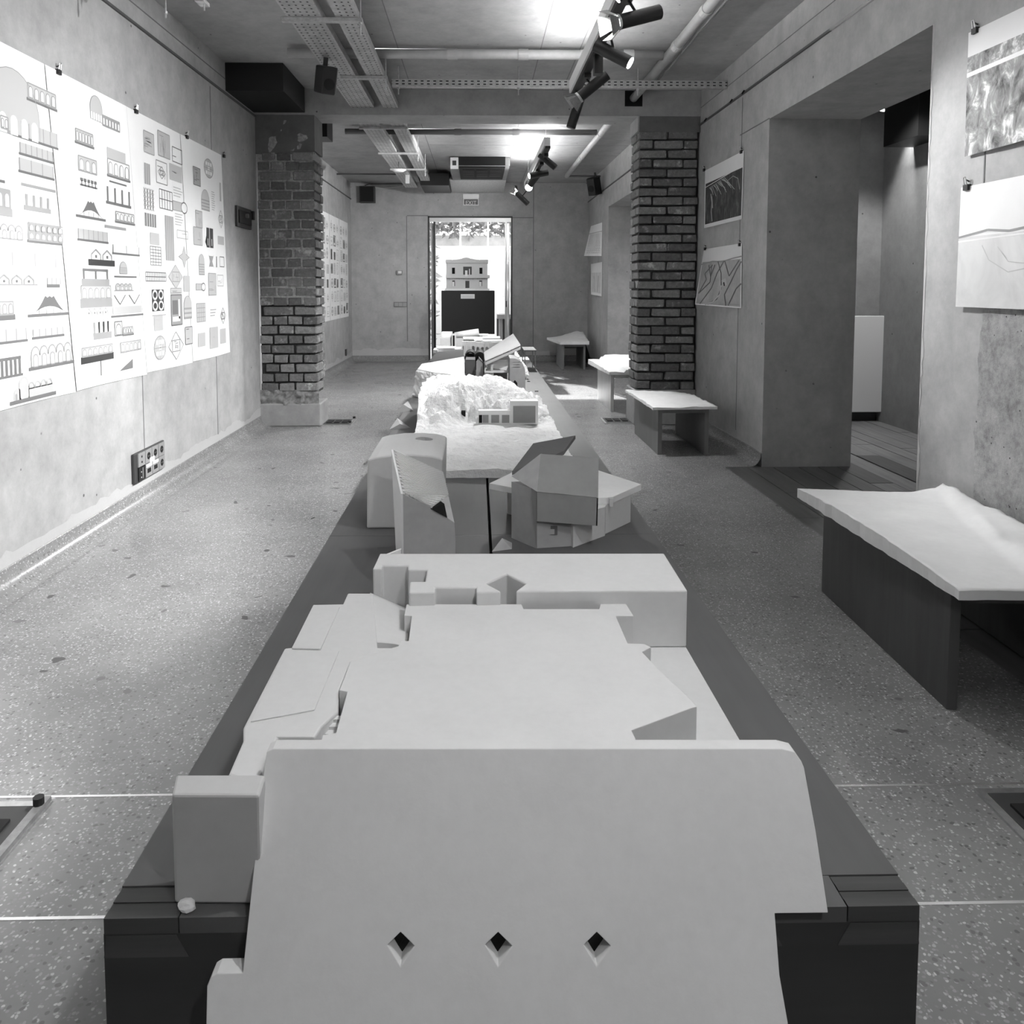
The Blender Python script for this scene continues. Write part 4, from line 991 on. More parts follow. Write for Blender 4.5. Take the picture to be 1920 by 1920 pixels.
for k in range(4):
    y0, y1 = POSTER_Y[k], POSTER_Y[k + 1]
    t = thing('drawing_sheet', PLAB[k], 'poster', (XL, (y0 + y1) / 2, PZ0), 'big drawing sheets on the left wall')
    xo = XL + .004 + .0012 * (k % 2)
    # sheet with gently waved surface and lifted edges
    v, f = [], []; ny, nz = 10, 14
    for j in range(nz + 1):
        for i in range(ny + 1):
            u, w = i / ny, j / nz
            ya_ = POSTER_YB[k] + (y0 - POSTER_YB[k]) * w; yb_ = POSTER_YB[k + 1] + (y1 - POSTER_YB[k + 1]) * w
            v.append((xo + .0006 * math.sin(u * 5 + k) * (1 - w), ya_ + .004 + (yb_ - ya_ - .004) * u, PZ0 + (PZ1 - PZ0) * w + .006 * math.sin(u * 3 + k) * (1 - w)))
    for j in range(nz):
        for i in range(ny): q = j * (ny + 1) + i; f.append((q, q + 1, q + ny + 2, q + ny + 1))
    put(obj('paper', v, f, 'paper'), t)
    sh = Sheet(xo + .0008, 1)
    for a in ART[k]: sh.draw(*a)
    sh.done(t)
# sheets in the far room
for k in range(3):
    y0, y1 = 9.9 + .76 * k, 10.64 + .76 * k
    t = thing('drawing_sheet', ('large white sheet of plans in the far room, next to the brick pillar', 'middle white sheet of plans in the far room', 'large white sheet of plans in the far room, next to the far corner')[k], 'poster', (XL2, y0 + .37, .74), 'big drawing sheets in the far room')
    put(bx('paper', (XL2 + .003, y0, .74), (XL2 + .0045, y1, 2.19 - .0 * k), 'paper'), t)
    sh = Sheet(XL2 + .006, 1); rr = random.Random(k + 20)
    for r in range(7):
        for c in range(3):
            sh.c = 0; sh.i += 1; s0 = y0 + .06 + c * .225; t0 = .80 + r * .195; fn = rr.choice((sh.d_plan, sh.d_ell, sh.d_grid, sh.d_bars, sh.d_rhomb, sh.d_court))
            fn(s0, t0, s0 + rr.uniform(.11, .18), t0 + rr.uniform(.1, .16))
    sh.done(t)

# pictures on the right walls
def printmat(name, stops, scale, dist=1.5, stretch=(1, 1, 1), detail=6):
    m, nt, bs = nmat(name); p = geo_pos(nt, stretch)
    n = nt.nodes.new('ShaderNodeTexNoise'); n.inputs['Scale'].default_value = scale; n.inputs['Detail'].default_value = detail; n.inputs['Distortion'].default_value = dist; n.inputs['Roughness'].default_value = .65
    nt.links.new(p, n.inputs['Vector']); setc(nt, bs, ramp(nt, n.outputs['Fac'], stops)); bs.inputs['Roughness'].default_value = .8; MATS[name] = m
printmat('print_bark', [(.34, .06), (.45, .22), (.54, .34), (.62, .75)], 13, .5, (1, 1.3, .9), 8)
printmat('print_forest', [(.3, .025), (.5, .06), (.66, .14), (.85, .45)], 9, 1.0, (1, 2.5, .9))
printmat('print_map', [(.3, .36), (.6, .48), (.75, .56)], 5, .6)
printmat('print_survey', [(.35, .60), (.55, .70), (.75, .76)], 3, 1.5)
def sheet_right(name, label, X, c4, img, imat, strokes=(), group=None, ytop=None):
    """c4: four (px, py, lift) corners TL TR BR BL; img: (u0,u1,v0,v1) of the picture, v from the top"""
    P = [U(a, b, x=X - .005 - l) for a, b, l in c4]
    def at(u, v, e=0.0):
        p = P[0].lerp(P[1], u).lerp(P[3].lerp(P[2], u), v); 
        return p + Vector((-e, 0, 0))
    def grid(u0, u1, v0, v1, e, mat, nm, n=8):
        vv, ff = [], []
        for j in range(n + 1):
            for i in range(n + 1): vv.append(at(u0 + (u1 - u0) * i / n, v0 + (v1 - v0) * j / n, e))
        for j in range(n):
            for i in range(n): q = j * (n + 1) + i; ff.append((q, q + 1, q + n + 2, q + n + 1))
        return obj(nm, vv, ff, mat)
    base = P[3].lerp(P[2], .5)
    t = thing(name, label, 'print', (X, base.y, base.z), group)
    put(grid(0, 1, 0, 1, 0, 'paper', 'paper'), t)
    put(grid(*img, .0008, imat, 'image'), t)
    for k, (pts, w, mat) in enumerate(strokes):
        m = MB()
        for (a, b), (c, d) in zip(pts[:-1], pts[1:]):
            dx, dy = c - a, d - b; L = math.hypot(dx, dy) or 1; nx, ny = -dy / L * w / 2, dx / L * w / 2
            e = .0013 + .0002 * k
            m.add([at(a - nx, b - ny, e), at(c - nx, d - ny, e), at(c + nx, d + ny, e), at(a + nx, b + ny, e)], [(0, 1, 2, 3)])
        put(m.obj('print_line', mat), t)['kind'] = 'stuff'
    return t
fs = [([(.02, .30), (1, .21)], .012, 'paper')]
fs += [([(.14 + .028 * i, .33 - .004 * i), (.22 + .04 * i - .02 * (i % 3), .33 + .07 + .04 * (i % 4))], .009, 'ink_light') for i in range(16)]
fs += [([(.2, .45), (.24, .6), (.22, .75), (.25, .92)], .03, 'ink_mid'), ([(.23, .5), (.26, .7)], .02, 'ink_light'), ([(.60, .36), (.78, .31), (.90, .38), (.94, .55)], .012, 'ink_mid')]
sheet_right('forest_print', 'framed looking dark forest print above the road map print', XR, [(1322, 320, 0), (1395, 282, 0), (1391, 411, .0), (1320, 428, .015)], (.03, .98, .24, .94), 'print_forest', fs, 'unframed prints on the right wall')
ms = [([(.0, .28), (.3, .24), (.55, .26), (.8, .22), (1, .2)], .02, 'ink_mid')]
for pts in ([(.12, .98), (.35, .7), (.45, .45), (.6, .25)], [(.05, .8), (.2, .55), (.14, .45), (.32, .3)], [(.05, .8), (.3, .6), (.3, .3)], [(.3, .98), (.5, .88), (.58, .7), (.55, .45), (.45, .25)], [(.7, .98), (.66, .8), (.78, .6), (.9, .4), (1, .28)], [(.62, .25), (.74, .5), (.95, .26)], [(.75, .97), (.9, .7), (1, .62)], [(.22, .3), (.3, .5), (.38, .3)]):
    ms.append((pts, .022, 'ink_dark'))
ms += [([(.25, .99), (.42, .93), (.56, .8), (.58, .65)], .02, 'ink_light'), ([(.62, .55), (.66, .66)], .10, 'ink_light'), ([(.63, .60), (.65, .66)], .03, 'ink_black'), ([(.72, .95), (.97, .95)], .01, 'ink_mid')]
sheet_right('road_map_print', 'curling grey map print with dark branching roads below the forest print', XR, [(1320, 467, 0), (1391, 456, 0), (1390, 578, 0), (1303, 571, .09)], (.02, .98, .24, .98), 'print_map', ms, 'unframed prints on the right wall')
bs_ = [([(0, .345), (1, .335)], .035, 'paper')]
sheet_right('stone_print', 'large rugged stone texture print high on the near right wall', XR, [(1816, 62, 0), (2010, -31, 0), (2010, 238, .03), (1809, 294, .01)], (.0, 1, .20, 1), 'print_bark', bs_, 'unframed prints on the right wall')
ss = [([(0, .42), (.3, .38), (.5, .405), (.75, .38), (1, .39)], .018, 'ink_mid'), ([(0, .455), (1, .425)], .014, 'paper'), ([(.25, .5), (.32, .62), (.5, .72), (.75, .68), (1, .5)], .008, 'ink_light'), ([(.4, .52), (.5, .64), (.66, .66)], .006, 'ink_light')]
sheet_right('survey_print', 'large pale survey map print below the stone print', XR, [(1802, 352, 0), (2010, 310, 0), (2010, 584, .02), (1792, 575, .015)], (.0, 1, .42, 1), 'print_survey', ss, 'unframed prints on the right wall')
sheet_right('far_print', 'curled bright print on the far right wall, upper of two', XR2, [(1108, 424, 0), (1129, 417, 0), (1128, 480, 0), (1095, 480, .25)], (.08, .92, .3, .92), 'print_survey', [([(.3, .5), (.5, .9)], .06, 'ink_light'), ([(.0, .28), (1, .26)], .03, 'ink_light')], 'unframed prints in the far room')
sheet_right('far_print', 'curled bright print on the far right wall, lower of two', XR2, [(1108, 495, 0), (1129, 491, 0), (1128, 556, 0), (1108, 552, .06)], (.08, .92, .3, .92), 'print_survey', [([(.3, .4), (.4, .9)], .08, 'ink_light'), ([(.7, .4), (.6, .9)], .08, 'ink_light')], 'unframed prints in the far room')
# binder clips
def clip(px_, py_, X, sgn, label, grp):
    p = U(px_, py_, x=X); t = thing('binder_clip', label, 'clip', (X, p.y, p.z - .02), grp)
    o = MB().box((min(.001 * sgn, .016 * sgn), -.014, .006), (max(.001 * sgn, .016 * sgn), .014, .028)).obj('jaw', 'black', t)
    MB().path([(.014 * sgn, -.008, .026), (.02 * sgn, -.006, .055), (.02 * sgn, .006, .055), (.014 * sgn, .008, .026)], .0022, 6).obj('wire_handle', 'steel', t)
    MB().tube((0, 0, .04), (.014 * sgn, 0, .046), .003, n=8).obj('nail', 'dark_grey', t)
for q in ((106, 134, 'at the seam beside the tall dome sheet'), (252, 208, 'at the seam between elevations and plans'), (348, 256, 'at the seam between the two plan sheets'), (418, 292, 'at the corner next to the hatch')):
    clip(q[0], q[1], XL, 1, 'binder clip on the left wall %s' % q[2], 'binder clips on the left wall')
for q in ((1322, 318, 'forest print on the brick pillar side'), (1392, 284, 'forest print on the wall opening side'), (1324, 466, 'road map print on the brick pillar side'), (1389, 458, 'road map print on the wall opening side'), (1833, 56, 'stone print'), (1817, 350, 'survey print')):
    clip(q[0], q[1], XR, -1, 'binder clip at the top of the %s' % q[2], 'binder clips on the right wall')
# ================================================================== BENCHES WITH RELIEF MODELS
def fr(x, y, s=1.0, o=4, k=0.0): return noise.fractal((x * s + k, y * s, k * 1.7), .9, 2.0, o)
def heightfield(name, mat, outline, zb, fn, n=(30, 40), smooth=True, parent=None):
    """plaster slab: bilinear patch over 4 plan corners (A near-left, B near-right, C far-right, D far-left), top z = fn(u, v, x, y), flat bottom zb"""
    A, B, C_, D = [Vector((p[0], p[1], 0)) for p in outline]; nu, nv = n; v, f = [], []
    for j in range(nv + 1):
        for i in range(nu + 1):
            u, w = i / nu, j / nv; p = A.lerp(B, u).lerp(D.lerp(C_, u), w)
            ez = .0
            if i in (0, nu) or j in (0, nv):
                e = .008 * noise.noise((p.x * 20, p.y * 20, 3)); p += Vector((e, e * .8, 0))
            v.append((p.x, p.y, fn(u, w, p.x, p.y)))
    def idx(i, j): return j * (nu + 1) + i
    for j in range(nv):
        for i in range(nu): f.append((idx(i, j), idx(i + 1, j), idx(i + 1, j + 1), idx(i, j + 1)))
    ring = [(i, 0) for i in range(nu)] + [(nu, j) for j in range(nv)] + [(i, nv) for i in range(nu, 0, -1)] + [(0, j) for j in range(nv, 0, -1)]
    k = len(v); R = [idx(*q) for q in ring]
    v += [(v[q][0], v[q][1], zb) for q in R]; m = len(R)
    for i in range(m): f.append((R[i], R[(i + 1) % m], k + (i + 1) % m, k + i))
    f.append(tuple(range(k, k + m))[::-1])
    me = obj(name, v, f, mat, parent)
    if smooth:
        me.data.polygons.foreach_set('use_smooth', [len(p.vertices) == 4 and i < nu * nv for i, p in enumerate(me.data.polygons)])
    return me
def bench(x0, x1, y0, y1, h, mside, label, th=.03):
    t = thing('exhibition_bench', label, 'bench', ((x0 + x1) / 2, (y0 + y1) / 2, 0), 'low benches along the right wall')
    put(bevel(bx('side_panel', (x0, y0, 0), (x0 + th, y1, h), mside), .002), t)
    put(bevel(bx('side_panel', (x1 - th, y0, 0), (x1, y1, h), mside), .002), t)
    put(bevel(bx('top_board', (x0 + th, y0 + .0, h - .035), (x1 - th, y1, h), mside), .002), t)
    put(bx('rear_rail', (x0 + th, y1 - .05, h - .12), (x1 - th, y1 - .03, h - .036), mside), t)
    return t
BH = .345
# nearest bench (turned a little, dark)
b1 = bench(1.345, 1.80, 2.09, 2.95, BH, 'bench_dark', 'dark low bench beside the near wall opening')
b1.rotation_euler[2] = -.03
def f1(u, w, x, y):
    z = .372 + .003 * fr(x, y, 9)
    z += .018 * math.sin(max(0, min(1, w)) * math.pi) * (1 - u) + .012 * w * (1 - u)
    d = u - (.57 + .53 * (w - .33))                # ridge foot runs diagonally across
    r = max(0, min(1, d / .10)); r = r * r * (3 - 2 * r)
    z += r * (.012 + .020 * w) + .016 * r * fr(x, y, 7.5, 4, 2)
    z += .022 * math.exp(-((u - .92) ** 2 / .010 + (w - .97) ** 2 / .02))
    return max(z, .364)
o = heightfield('relief_model', 'plaster_white', [(1.315, 2.035), (1.86, 2.02), (1.86, 3.01), (1.30, 3.07)], BH + .001, f1, (36, 50))
tag(o, 'white plaster terrain relief with a ridge, on the dark bench', 'relief model', 'terrain reliefs on benches')
b2 = bench(1.29, 1.655, 5.45, 6.26, BH - .01, 'bench_grey', 'grey low bench standing before the right brick pillar')
def f2(u, w, x, y): return .352 + .01 * fr(x, y, 6, 4, 5) + .028 * math.sin(w * math.pi) * (.4 + .6 * u) * .5 + (-.006 if abs(w - .45 - .08 * math.sin(u * 4)) < .02 else 0)
o = heightfield('relief_model', 'plaster_white', [(1.235, 5.37), (1.70, 5.40), (1.66, 6.15), (1.22, 6.32)], BH - .0095, f2, (30, 40))
tag(o, 'flat white plaster relief with a river line, on the grey bench', 'relief model', 'terrain reliefs on benches')
b3 = bench(1.285, 1.65, 7.38, 8.21, BH + .015, 'bench_pale', 'pale wooden bench behind the right brick pillar')
def f3(u, w, x, y): return .385 + .03 * w + (.03 if w > .5 and u > .25 else 0) + (.02 if w > .7 and u > .35 else 0) + (.025 if w < .35 and .35 < u < .85 else 0) + .008 * fr(x, y, 8, 3, 9)
o = heightfield('relief_model', 'plaster_white', [(1.262, 7.33), (1.68, 7.33), (1.68, 8.35), (1.21, 8.39)], BH + .0155, f3, (24, 34), False)
tag(o, 'stepped white plaster relief on the pale bench by the pillar', 'relief model', 'terrain reliefs on benches')
b4 = bench(1.235, 1.575, 11.2, 12.05, BH + .02, 'bench_grey', 'grey low bench in the far right corner')
def f4(u, w, x, y): return .405 + .09 * max(0, u - .1) * w + .05 * math.exp(-((u - .75) ** 2 + (w - .8) ** 2) / .06) + .012 * fr(x, y, 7, 4, 3)
o = heightfield('relief_model', 'plaster_white', [(1.20, 11.15), (1.62, 11.15), (1.66, 12.15), (1.10, 12.2)], BH + .0205, f4, (24, 30))
tag(o, 'sloping white plaster relief on the bench in the far corner', 'relief model', 'terrain reliefs on benches')
o = MB().slab([(1.62, 12.2, 0), (1.78, 12.1, 0), (1.76, 12.1, .14), (1.70, 12.15, .34), (1.66, 12.18, .12)], (0, .04, 0)).obj('dark_bag', 'black_matt'); tag(o, 'small dark bag leaning on the wall behind the far bench', 'bag')

# ================================================================== FLOOR BOXES
def floor_box(c, w, d, label, ang=.6):
    x, y = c; t = thing('floor_box', label, 'floor box', (x, y, 0), 'open floor outlet boxes')
    put(bx('frame', (x - w / 2, y - d / 2, .0002), (x + w / 2, y + d / 2, .006), 'steel'), t)
    put(bx('well', (x - w / 2 + .02, y - d / 2 + .02, .006), (x + w / 2 - .02, y + d / 2 - .02, .0075), 'dark_grey'), t)
    for k in range(3): put(bx('outlet', (x - w * .36 + k * w * .25, y - d * .2, .0075), (x - w * .36 + k * w * .25 + w * .18, y + d * .2, .014), 'grille'), t)
    put(MB().bar((x + w / 2 - .012, y - d / 2, .012), (x + w / 2 - .012, y + d / 2, .012), .02, .012).obj('hinge', 'galv_dark'), t)
    for k in (-1, 1):
        put(MB().tube((x + w / 2 - .015, y + k * d * .38, .006), (x + w / 2 - .015, y + k * d * .38, .035), .012, n=10).obj('cable_plug', 'black'), t)
    return t
pA, pB = U(634, 793, z=0), U(1158, 790, z=0)
floor_box((pA.x, pA.y + .02), .27, .30, 'open floor outlet box beside the left brick pillar')
floor_box((pB.x, pB.y + .02), .27, .30, 'open floor outlet box beside the right brick pillar')
pC = U(35, 1545, z=0); pD = U(1900, 1510, z=0)
pC = U(66, 1506, z=0); floor_box((pC.x - .11, pC.y - .12), .30, .24, 'open floor outlet box between the strips left of the table')
pD = U(1872, 1482, z=0); floor_box((pD.x + .09, pD.y - .11), .30, .22, 'open floor outlet box right of the table')

# ================================================================== THE LONG TABLE
TZ = .36
TX0, TX1, TY0, TY1 = -.500, .602, .988, 11.55
SEAM = .042
tb = thing('display_table', 'long low dark grey display table down the middle of the room', 'table', ((TX0 + TX1) / 2, (TY0 + TY1) / 2, 0))
cuts = [TY0 + .055, 2.575, 3.47, 5.6, 7.6, 9.6, TY1]
for a, b in zip(cuts[:-1], cuts[1:]):
    for x0, x1 in ((TX0, SEAM - .005), (SEAM + .005, TX1)):
        put(bx('board', (x0, a + .0008, TZ - .022), (x1, b - .0008, TZ), 'table_top'), tb)
put(bx('front_panel', (TX0 + .0, TY0, 0), (TX1, TY0 + .055, TZ - .0222), 'table_front'), tb)
put(bx('rear_panel', (TX0, TY1 - .05, 0), (TX1, TY1, TZ - .0222), 'table_front'), tb)
for x0 in (TX0, TX1 - .03): put(bx('side_panel', (x0, TY0 + .0555, 0), (x0 + .03, TY1 - .0505, TZ - .0222), 'table_front'), tb)
put(bx('spine', (SEAM - .02, TY0 + .0555, 0), (SEAM + .02, TY1 - .0505, TZ - .04), 'black_matt'), tb)
# dovetailed front corner: laminated edge blocks with wedge keys between
nD = 11; wD = (TX1 - TX0) / nD
for k in range(nD):
    a, b = TX0 + wD * k, TX0 + wD * (k + 1); e = .016
    if k % 2 == 0:
        for q in range(4):      # end-grain laminations
            put(bx('lamination', (a + .001, TY0 - .0006 + .0138 * q, TZ - .0222), (b - .001, TY0 + .0126 + .0138 * q, TZ - .0002 - .0012 * (q % 2)), 'table_joint'), tb)
    else:
        put(MB().slab([(a + .001, TY0 - .001, TZ - .0222), (b - .001, TY0 - .001, TZ - .0222), (b - .001, TY0 - .001, TZ), (a + .001, TY0 - .001, TZ)], (0, .0555, 0)).obj('dovetail_key', 'table_top'), tb)
    m = MB()
    if k % 2 == 0: put(m.slab([(max(TX0, a - .012), TY0 - .0012, TZ - .055), (min(TX1, b + .012), TY0 - .0012, TZ - .055), (b - .004, TY0 - .0012, TZ - .024), (a + .004, TY0 - .0012, TZ - .024)], (0, .001, 0)).obj('dovetail_face', 'table_joint'), tb)

# ------------------------------------------------------------------ large plaster building model at the near end
def pz(pts, z): return [(p.x, max(p.y, 1.100) if b < 1440 and a > 500 else p.y) for p, a, b in ((U(a, b, z=z), a, b) for a, b in pts)]
ZB, ZL, ZPL, ZT = .412, .497, .510, .540
bm_ = thing('plaster_building_model', 'large pale plaster building model at the near end of the table', 'model', (.0, 1.5, TZ))
MAT = 'plaster'
def P_(name, pts, z0, z1, mat=MAT, holes=(), bev=.0035):
    o = MB().prism(pz(pts, z1), z0, z1, [pz(h, z1) for h in holes]).obj(name, mat); put(o, bm_); bevel(o, bev, 2, 40); return o
XRB = U(1288, 1215, z=ZB).x
# base ledge under everything
put(bevel(MB().prism([(-.30, 1.12), (XRB, 1.10), (XRB, 1.90), (-.235, 1.90)], TZ + .0005, ZB).obj('base_slab', MAT), .003), bm_)
# rear wall block with niches cut into its front
blk = [(713, 1037.5), (1245, 1037), (1289, 1107), (967, 1108), (986, 1094), (950, 1076), (912, 1094), (940, 1109), (893, 1110), (893, 1101), (816, 1101), (816, 1110), (767, 1111), (769, 1090), (797, 1090), (801, 1068), (765, 1068), (765, 1060), (717, 1060), (716, 1067), (699, 1067)]
P_('rear_wall_block', blk, ZB + .0005, ZT)
# roof plateau
plat = [(762, 1133), (978, 1133), (982, 1142), (1123, 1142), (1126, 1132), (1174, 1132), (1188, 1154.5), (1154.5, 1154.5), (1177, 1206), (1208, 1207), (1221, 1213), (1204, 1222), (1232, 1252), (1300, 1316), (1307, 1325), (1295, 1328), (1184, 1369), (1192, 1385), (1186, 1430), (540, 1430), (602, 1388), (605, 1378), (630, 1373), (651, 1297), (636, 1294), (657, 1240), (700, 1225), (747, 1211), (751, 1202.5), (766, 1201.5), (772, 1155), (758, 1154)]
P_('roof_plateau', plat, ZB + .0005, ZPL)
# left terraces
terr = [(652, 1112), (700, 1112), (700, 1120), (708, 1214), (747, 1214), (700, 1225), (657, 1240), (636, 1294), (634, 1332), (602, 1362), (590, 1382), (520, 1382), (480, 1470), (428, 1452), (456, 1388), (456, 1364), (533, 1216), (546, 1215), (587, 1133), (643, 1132)]
P_('left_terrace', terr, TZ + .0005, ZL)
P_('terrace_panel', [(588, 1133.5), (637, 1137), (601, 1216), (547, 1214.5)], ZL + .0002, ZL + .0045, MAT, bev=.0015)
P_('terrace_panel', [(534, 1217), (636, 1220), (590, 1330), (470, 1352)], ZL + .0002, ZL + .0025, MAT, bev=.0015)
# sunken court between the terrace and the block
cc = [U(a, b, z=.485) for a, b in ((700, 1212.5), (764, 1212), (770, 1121), (694, 1118))]
def fcourt(u, w, x, y): return (.495 * (1 - u) + .482 * u) * (1 - w) + (.4935 * (1 - u) + .455 * u) * w + .003 * noise.noise((x * 30, y * 30, 1)) * u
put(heightfield('court_floor', MAT, [(q.x, q.y) for q in cc], ZB + .0006, fcourt, (14, 14)), bm_)
# little stair beside the plateau
s0 = U(632, 1372, z=ZL); s1 = U(634, 1333, z=ZL)
for k in range(5):
    ya = s0.y + (s1.y - s0.y) * k / 5; yb = s0.y + (s1.y - s0.y) * (k + 1) / 5
    put(bx('step', (s0.x - .030, ya, ZB + .001), (s0.x - .002, yb - .0004, ZL - .028 + .005 * k), MAT), bm_)
# front left ledge block
ldg = [(330, 1452.5), (428, 1452.5), (498, 1452.5), (486, 1491), (322, 1490)]
P_('ledge_block', ldg, TZ + .001, .516, 'plaster_grey')
# leaning front slab that hooks over the table edge, pierced by three lozenge holes
yt, ztp = 1.070, .540
ybm, zbm = .945, .312
SL = Vector((0, ybm - yt, zbm - ztp)); SLn = SL.normalized()
def on_slab(px_, py_):
    d = _RT * ((px_ - PPX) / F_PX) + _UP * (-(py_ - PPY) / F_PX) + _FW
    nrm = SLn.cross(Vector((1, 0, 0))); p0 = Vector((0, yt, ztp)); c = Vector((0, 0, CAM_H))
    return c + d * ((p0 - c).dot(nrm) / d.dot(nrm))
out = [(512, 1404), (1466, 1404), (1490, 1410), (1503, 1428), (1508, 1440), (1530, 1560), (1553, 1712), (1453, 1713), (1462, 1830), (1490, 1990), (385, 1990), (388, 1850), (396, 1832), (407, 1825), (455, 1824), (497, 1428), (500, 1410)]
hol = [[(cx, 1748), (cx + 26, 1774), (cx, 1812), (cx - 24, 1772)] for cx in (751, 934, 1119)]
nrm = SLn.cross(Vector((1, 0, 0))).normalized()
if nrm.y < 0: nrm = -nrm
o = MB().slab([on_slab(*p) for p in out], (0, .023, 0), [[on_slab(*p) for p in h] for h in hol]).obj('front_slab', MAT)
put(bevel(o, .004, 2, 40), bm_)
put(bx('slab_backing', (-.28, 1.082, ZB + .001), (.44, 1.098, ZB + .06), 'plaster_grey'), bm_)
# small white crumb on the table edge
p = U(343, 1720, z=TZ)
o = bpy.data.objects.new('plaster_crumb', None)
bmx = bmesh.new(); bmesh.ops.create_icosphere(bmx, subdivisions=2, radius=.011)
for v in bmx.verts: v.co = Vector((v.co.x * 1.1, v.co.y * .8, v.co.z * .7)) * (1 + .5 * noise.noise(v.co * 90))
me = bpy.data.meshes.new('plaster_crumb'); bmx.to_mesh(me); bmx.free(); me.materials.append(MATS['plaster_white'])
o = link(bpy.data.objects.new('plaster_crumb', me)); o.location = (p.x, p.y + .012, TZ + .007); tag(o, 'white plaster crumb on the near left table corner', 'crumb')

# ------------------------------------------------------------------ block with a round roof hole
hb = thing('hole_block_model', 'tall grey plaster block with a hole in its rounded roof', 'model', (-.25, 2.9, TZ))
prof = [(-.386, TZ + .0005), (-.128, TZ + .0005), (-.122, .60), (-.126, .607), (-.16, .617), (-.22, .622), (-.29, .621), (-.35, .613), (-.381, .604)]
cx, cy, r_ = U(795, 823, z=.622).x, 2.93, .034
m = MB(); yA, yB = 2.65, 3.05
nP = len(prof)
m.add([(x, yA, z) for x, z in prof] + [(x, yB, z) for x, z in prof], [tuple(range(nP))[::-1], tuple(range(nP, 2 * nP))] + [(i, (i + 1) % nP, nP + (i + 1) % nP, nP + i) for i in range(nP)])
o = put(bevel(m.obj('block', 'plaster_grey'), .006), hb)
cut = MB().tube((cx, cy, .53), (cx, cy, .70), r_, n=16).obj('hole_cutter', 'plaster_grey')
bo = o.modifiers.new('hole', 'BOOLEAN'); bo.object = cut; bo.operation = 'DIFFERENCE'
dg = bpy.context.evaluated_depsgraph_get(); me2 = bpy.data.meshes.new_from_object(o.evaluated_get(dg)); o.modifiers.clear(); o.data = me2
bpy.data.objects.remove(cut)
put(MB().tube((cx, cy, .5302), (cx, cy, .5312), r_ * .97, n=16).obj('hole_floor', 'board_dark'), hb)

# ------------------------------------------------------------------ tower fragment with a tiled roof
tw = thing('tiled_tower_model', 'broken tower model with fine tiled roof before the hole block', 'model', (-.15, 2.3, TZ))
Yf = 2.20
F1, F2, F3, F4 = U(755.5, 926, y=Yf), U(806, 950, y=Yf), U(852, 980, y=Yf), U(854, 1010, y=Yf)
L1 = U(737, 843, y=2.42); R1 = U(830, 885, y=2.46); R2 = U(841, 930, y=2.30)
BL, BR_ = Vector((U(757, 1035, y=Yf).x, Yf, TZ)), Vector((F4.x, Yf, TZ))
bl, br_ = Vector((L1.x + .012, 2.44, TZ)), Vector((R1.x + .012, 2.46, TZ))
V = [F1, F2, F3, F4, BR_, BL, L1, R1, R2, bl, br_]
m = MB(); m.add(V, [(5, 4, 3, 2, 1, 0), (5, 0, 6, 9), (4, 10, 7, 8, 2, 3), (6, 7, 10, 9), (2, 8, 1)])
put(m.obj('walls', 'board_mid'), tw)
# roof with rows of tiny tiles
def tile_roof(A, B, C_, D, rows, cols, parent, mat):
    n = (B - A).cross(D - A).normalized()
    if n.z < 0: n = -n
    m = MB()
    for r in range(rows):
        for c in range(cols):
            off = .5 * (r % 2) / cols
            u0, u1 = (c) / cols + off, (c + .9) / cols + off
            if u1 > 1: u1 = 1
            if u0 >= 1: continue
            v0, v1 = r / rows, (r + 1.15) / rows
            v1 = min(1, v1)
            q = [A.lerp(B, u).lerp(D.lerp(C_, u), v) for u, v in ((u0, v0), (u1, v0), (u1, v1), (u0, v1))]
            m.add([q[0] + n * .001, q[1] + n * .001, q[2] + n * .0045, q[3] + n * .0045, q[2] + n * .0005, q[3] + n * .0005], [(0, 1, 2, 3), (3, 2, 4, 5)])
    o = m.obj('roof_tiles', mat); o['kind'] = 'stuff'; return put(o, parent)
put(MB().add([F1, F2, R2, R1, L1, F1 + Vector((0, .01, -.02)), F2 + Vector((0, .01, -.02))], [(0, 1, 2, 3, 4)]).obj('roof_deck', 'plaster_grey'), tw)
tile_roof(L1, R1, R2.lerp(F2, .0), F1, 26, 13, tw, 'plaster')
tile_roof(F1, R2, F2, F1.lerp(F2, .5), 6, 10, tw, 'plaster')
# dark gap under the broken eave, and the light left edge
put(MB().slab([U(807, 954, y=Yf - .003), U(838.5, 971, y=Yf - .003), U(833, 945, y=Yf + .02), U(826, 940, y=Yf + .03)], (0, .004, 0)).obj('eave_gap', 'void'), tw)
put(MB().slab([U(737, 843, y=2.42), U(755.5, 926, y=Yf), U(757, 1035, y=Yf), Vector((U(757, 1035, y=Yf).x, Yf, TZ)), Vector((L1.x + .012, 2.42, TZ))], (-.006, 0, 0)).obj('edge_wall', 'plaster'), tw)
put(MB().slab([U(752, 1030, y=2.2), U(722, 1042, y=2.15), Vector((U(722, 1042, y=2.15).x, 2.15, TZ)), Vector((U(752, 1030, y=2.2).x, 2.2, TZ))], (0, .012, 0)).obj('broken_wall', 'plaster_white'), tw)

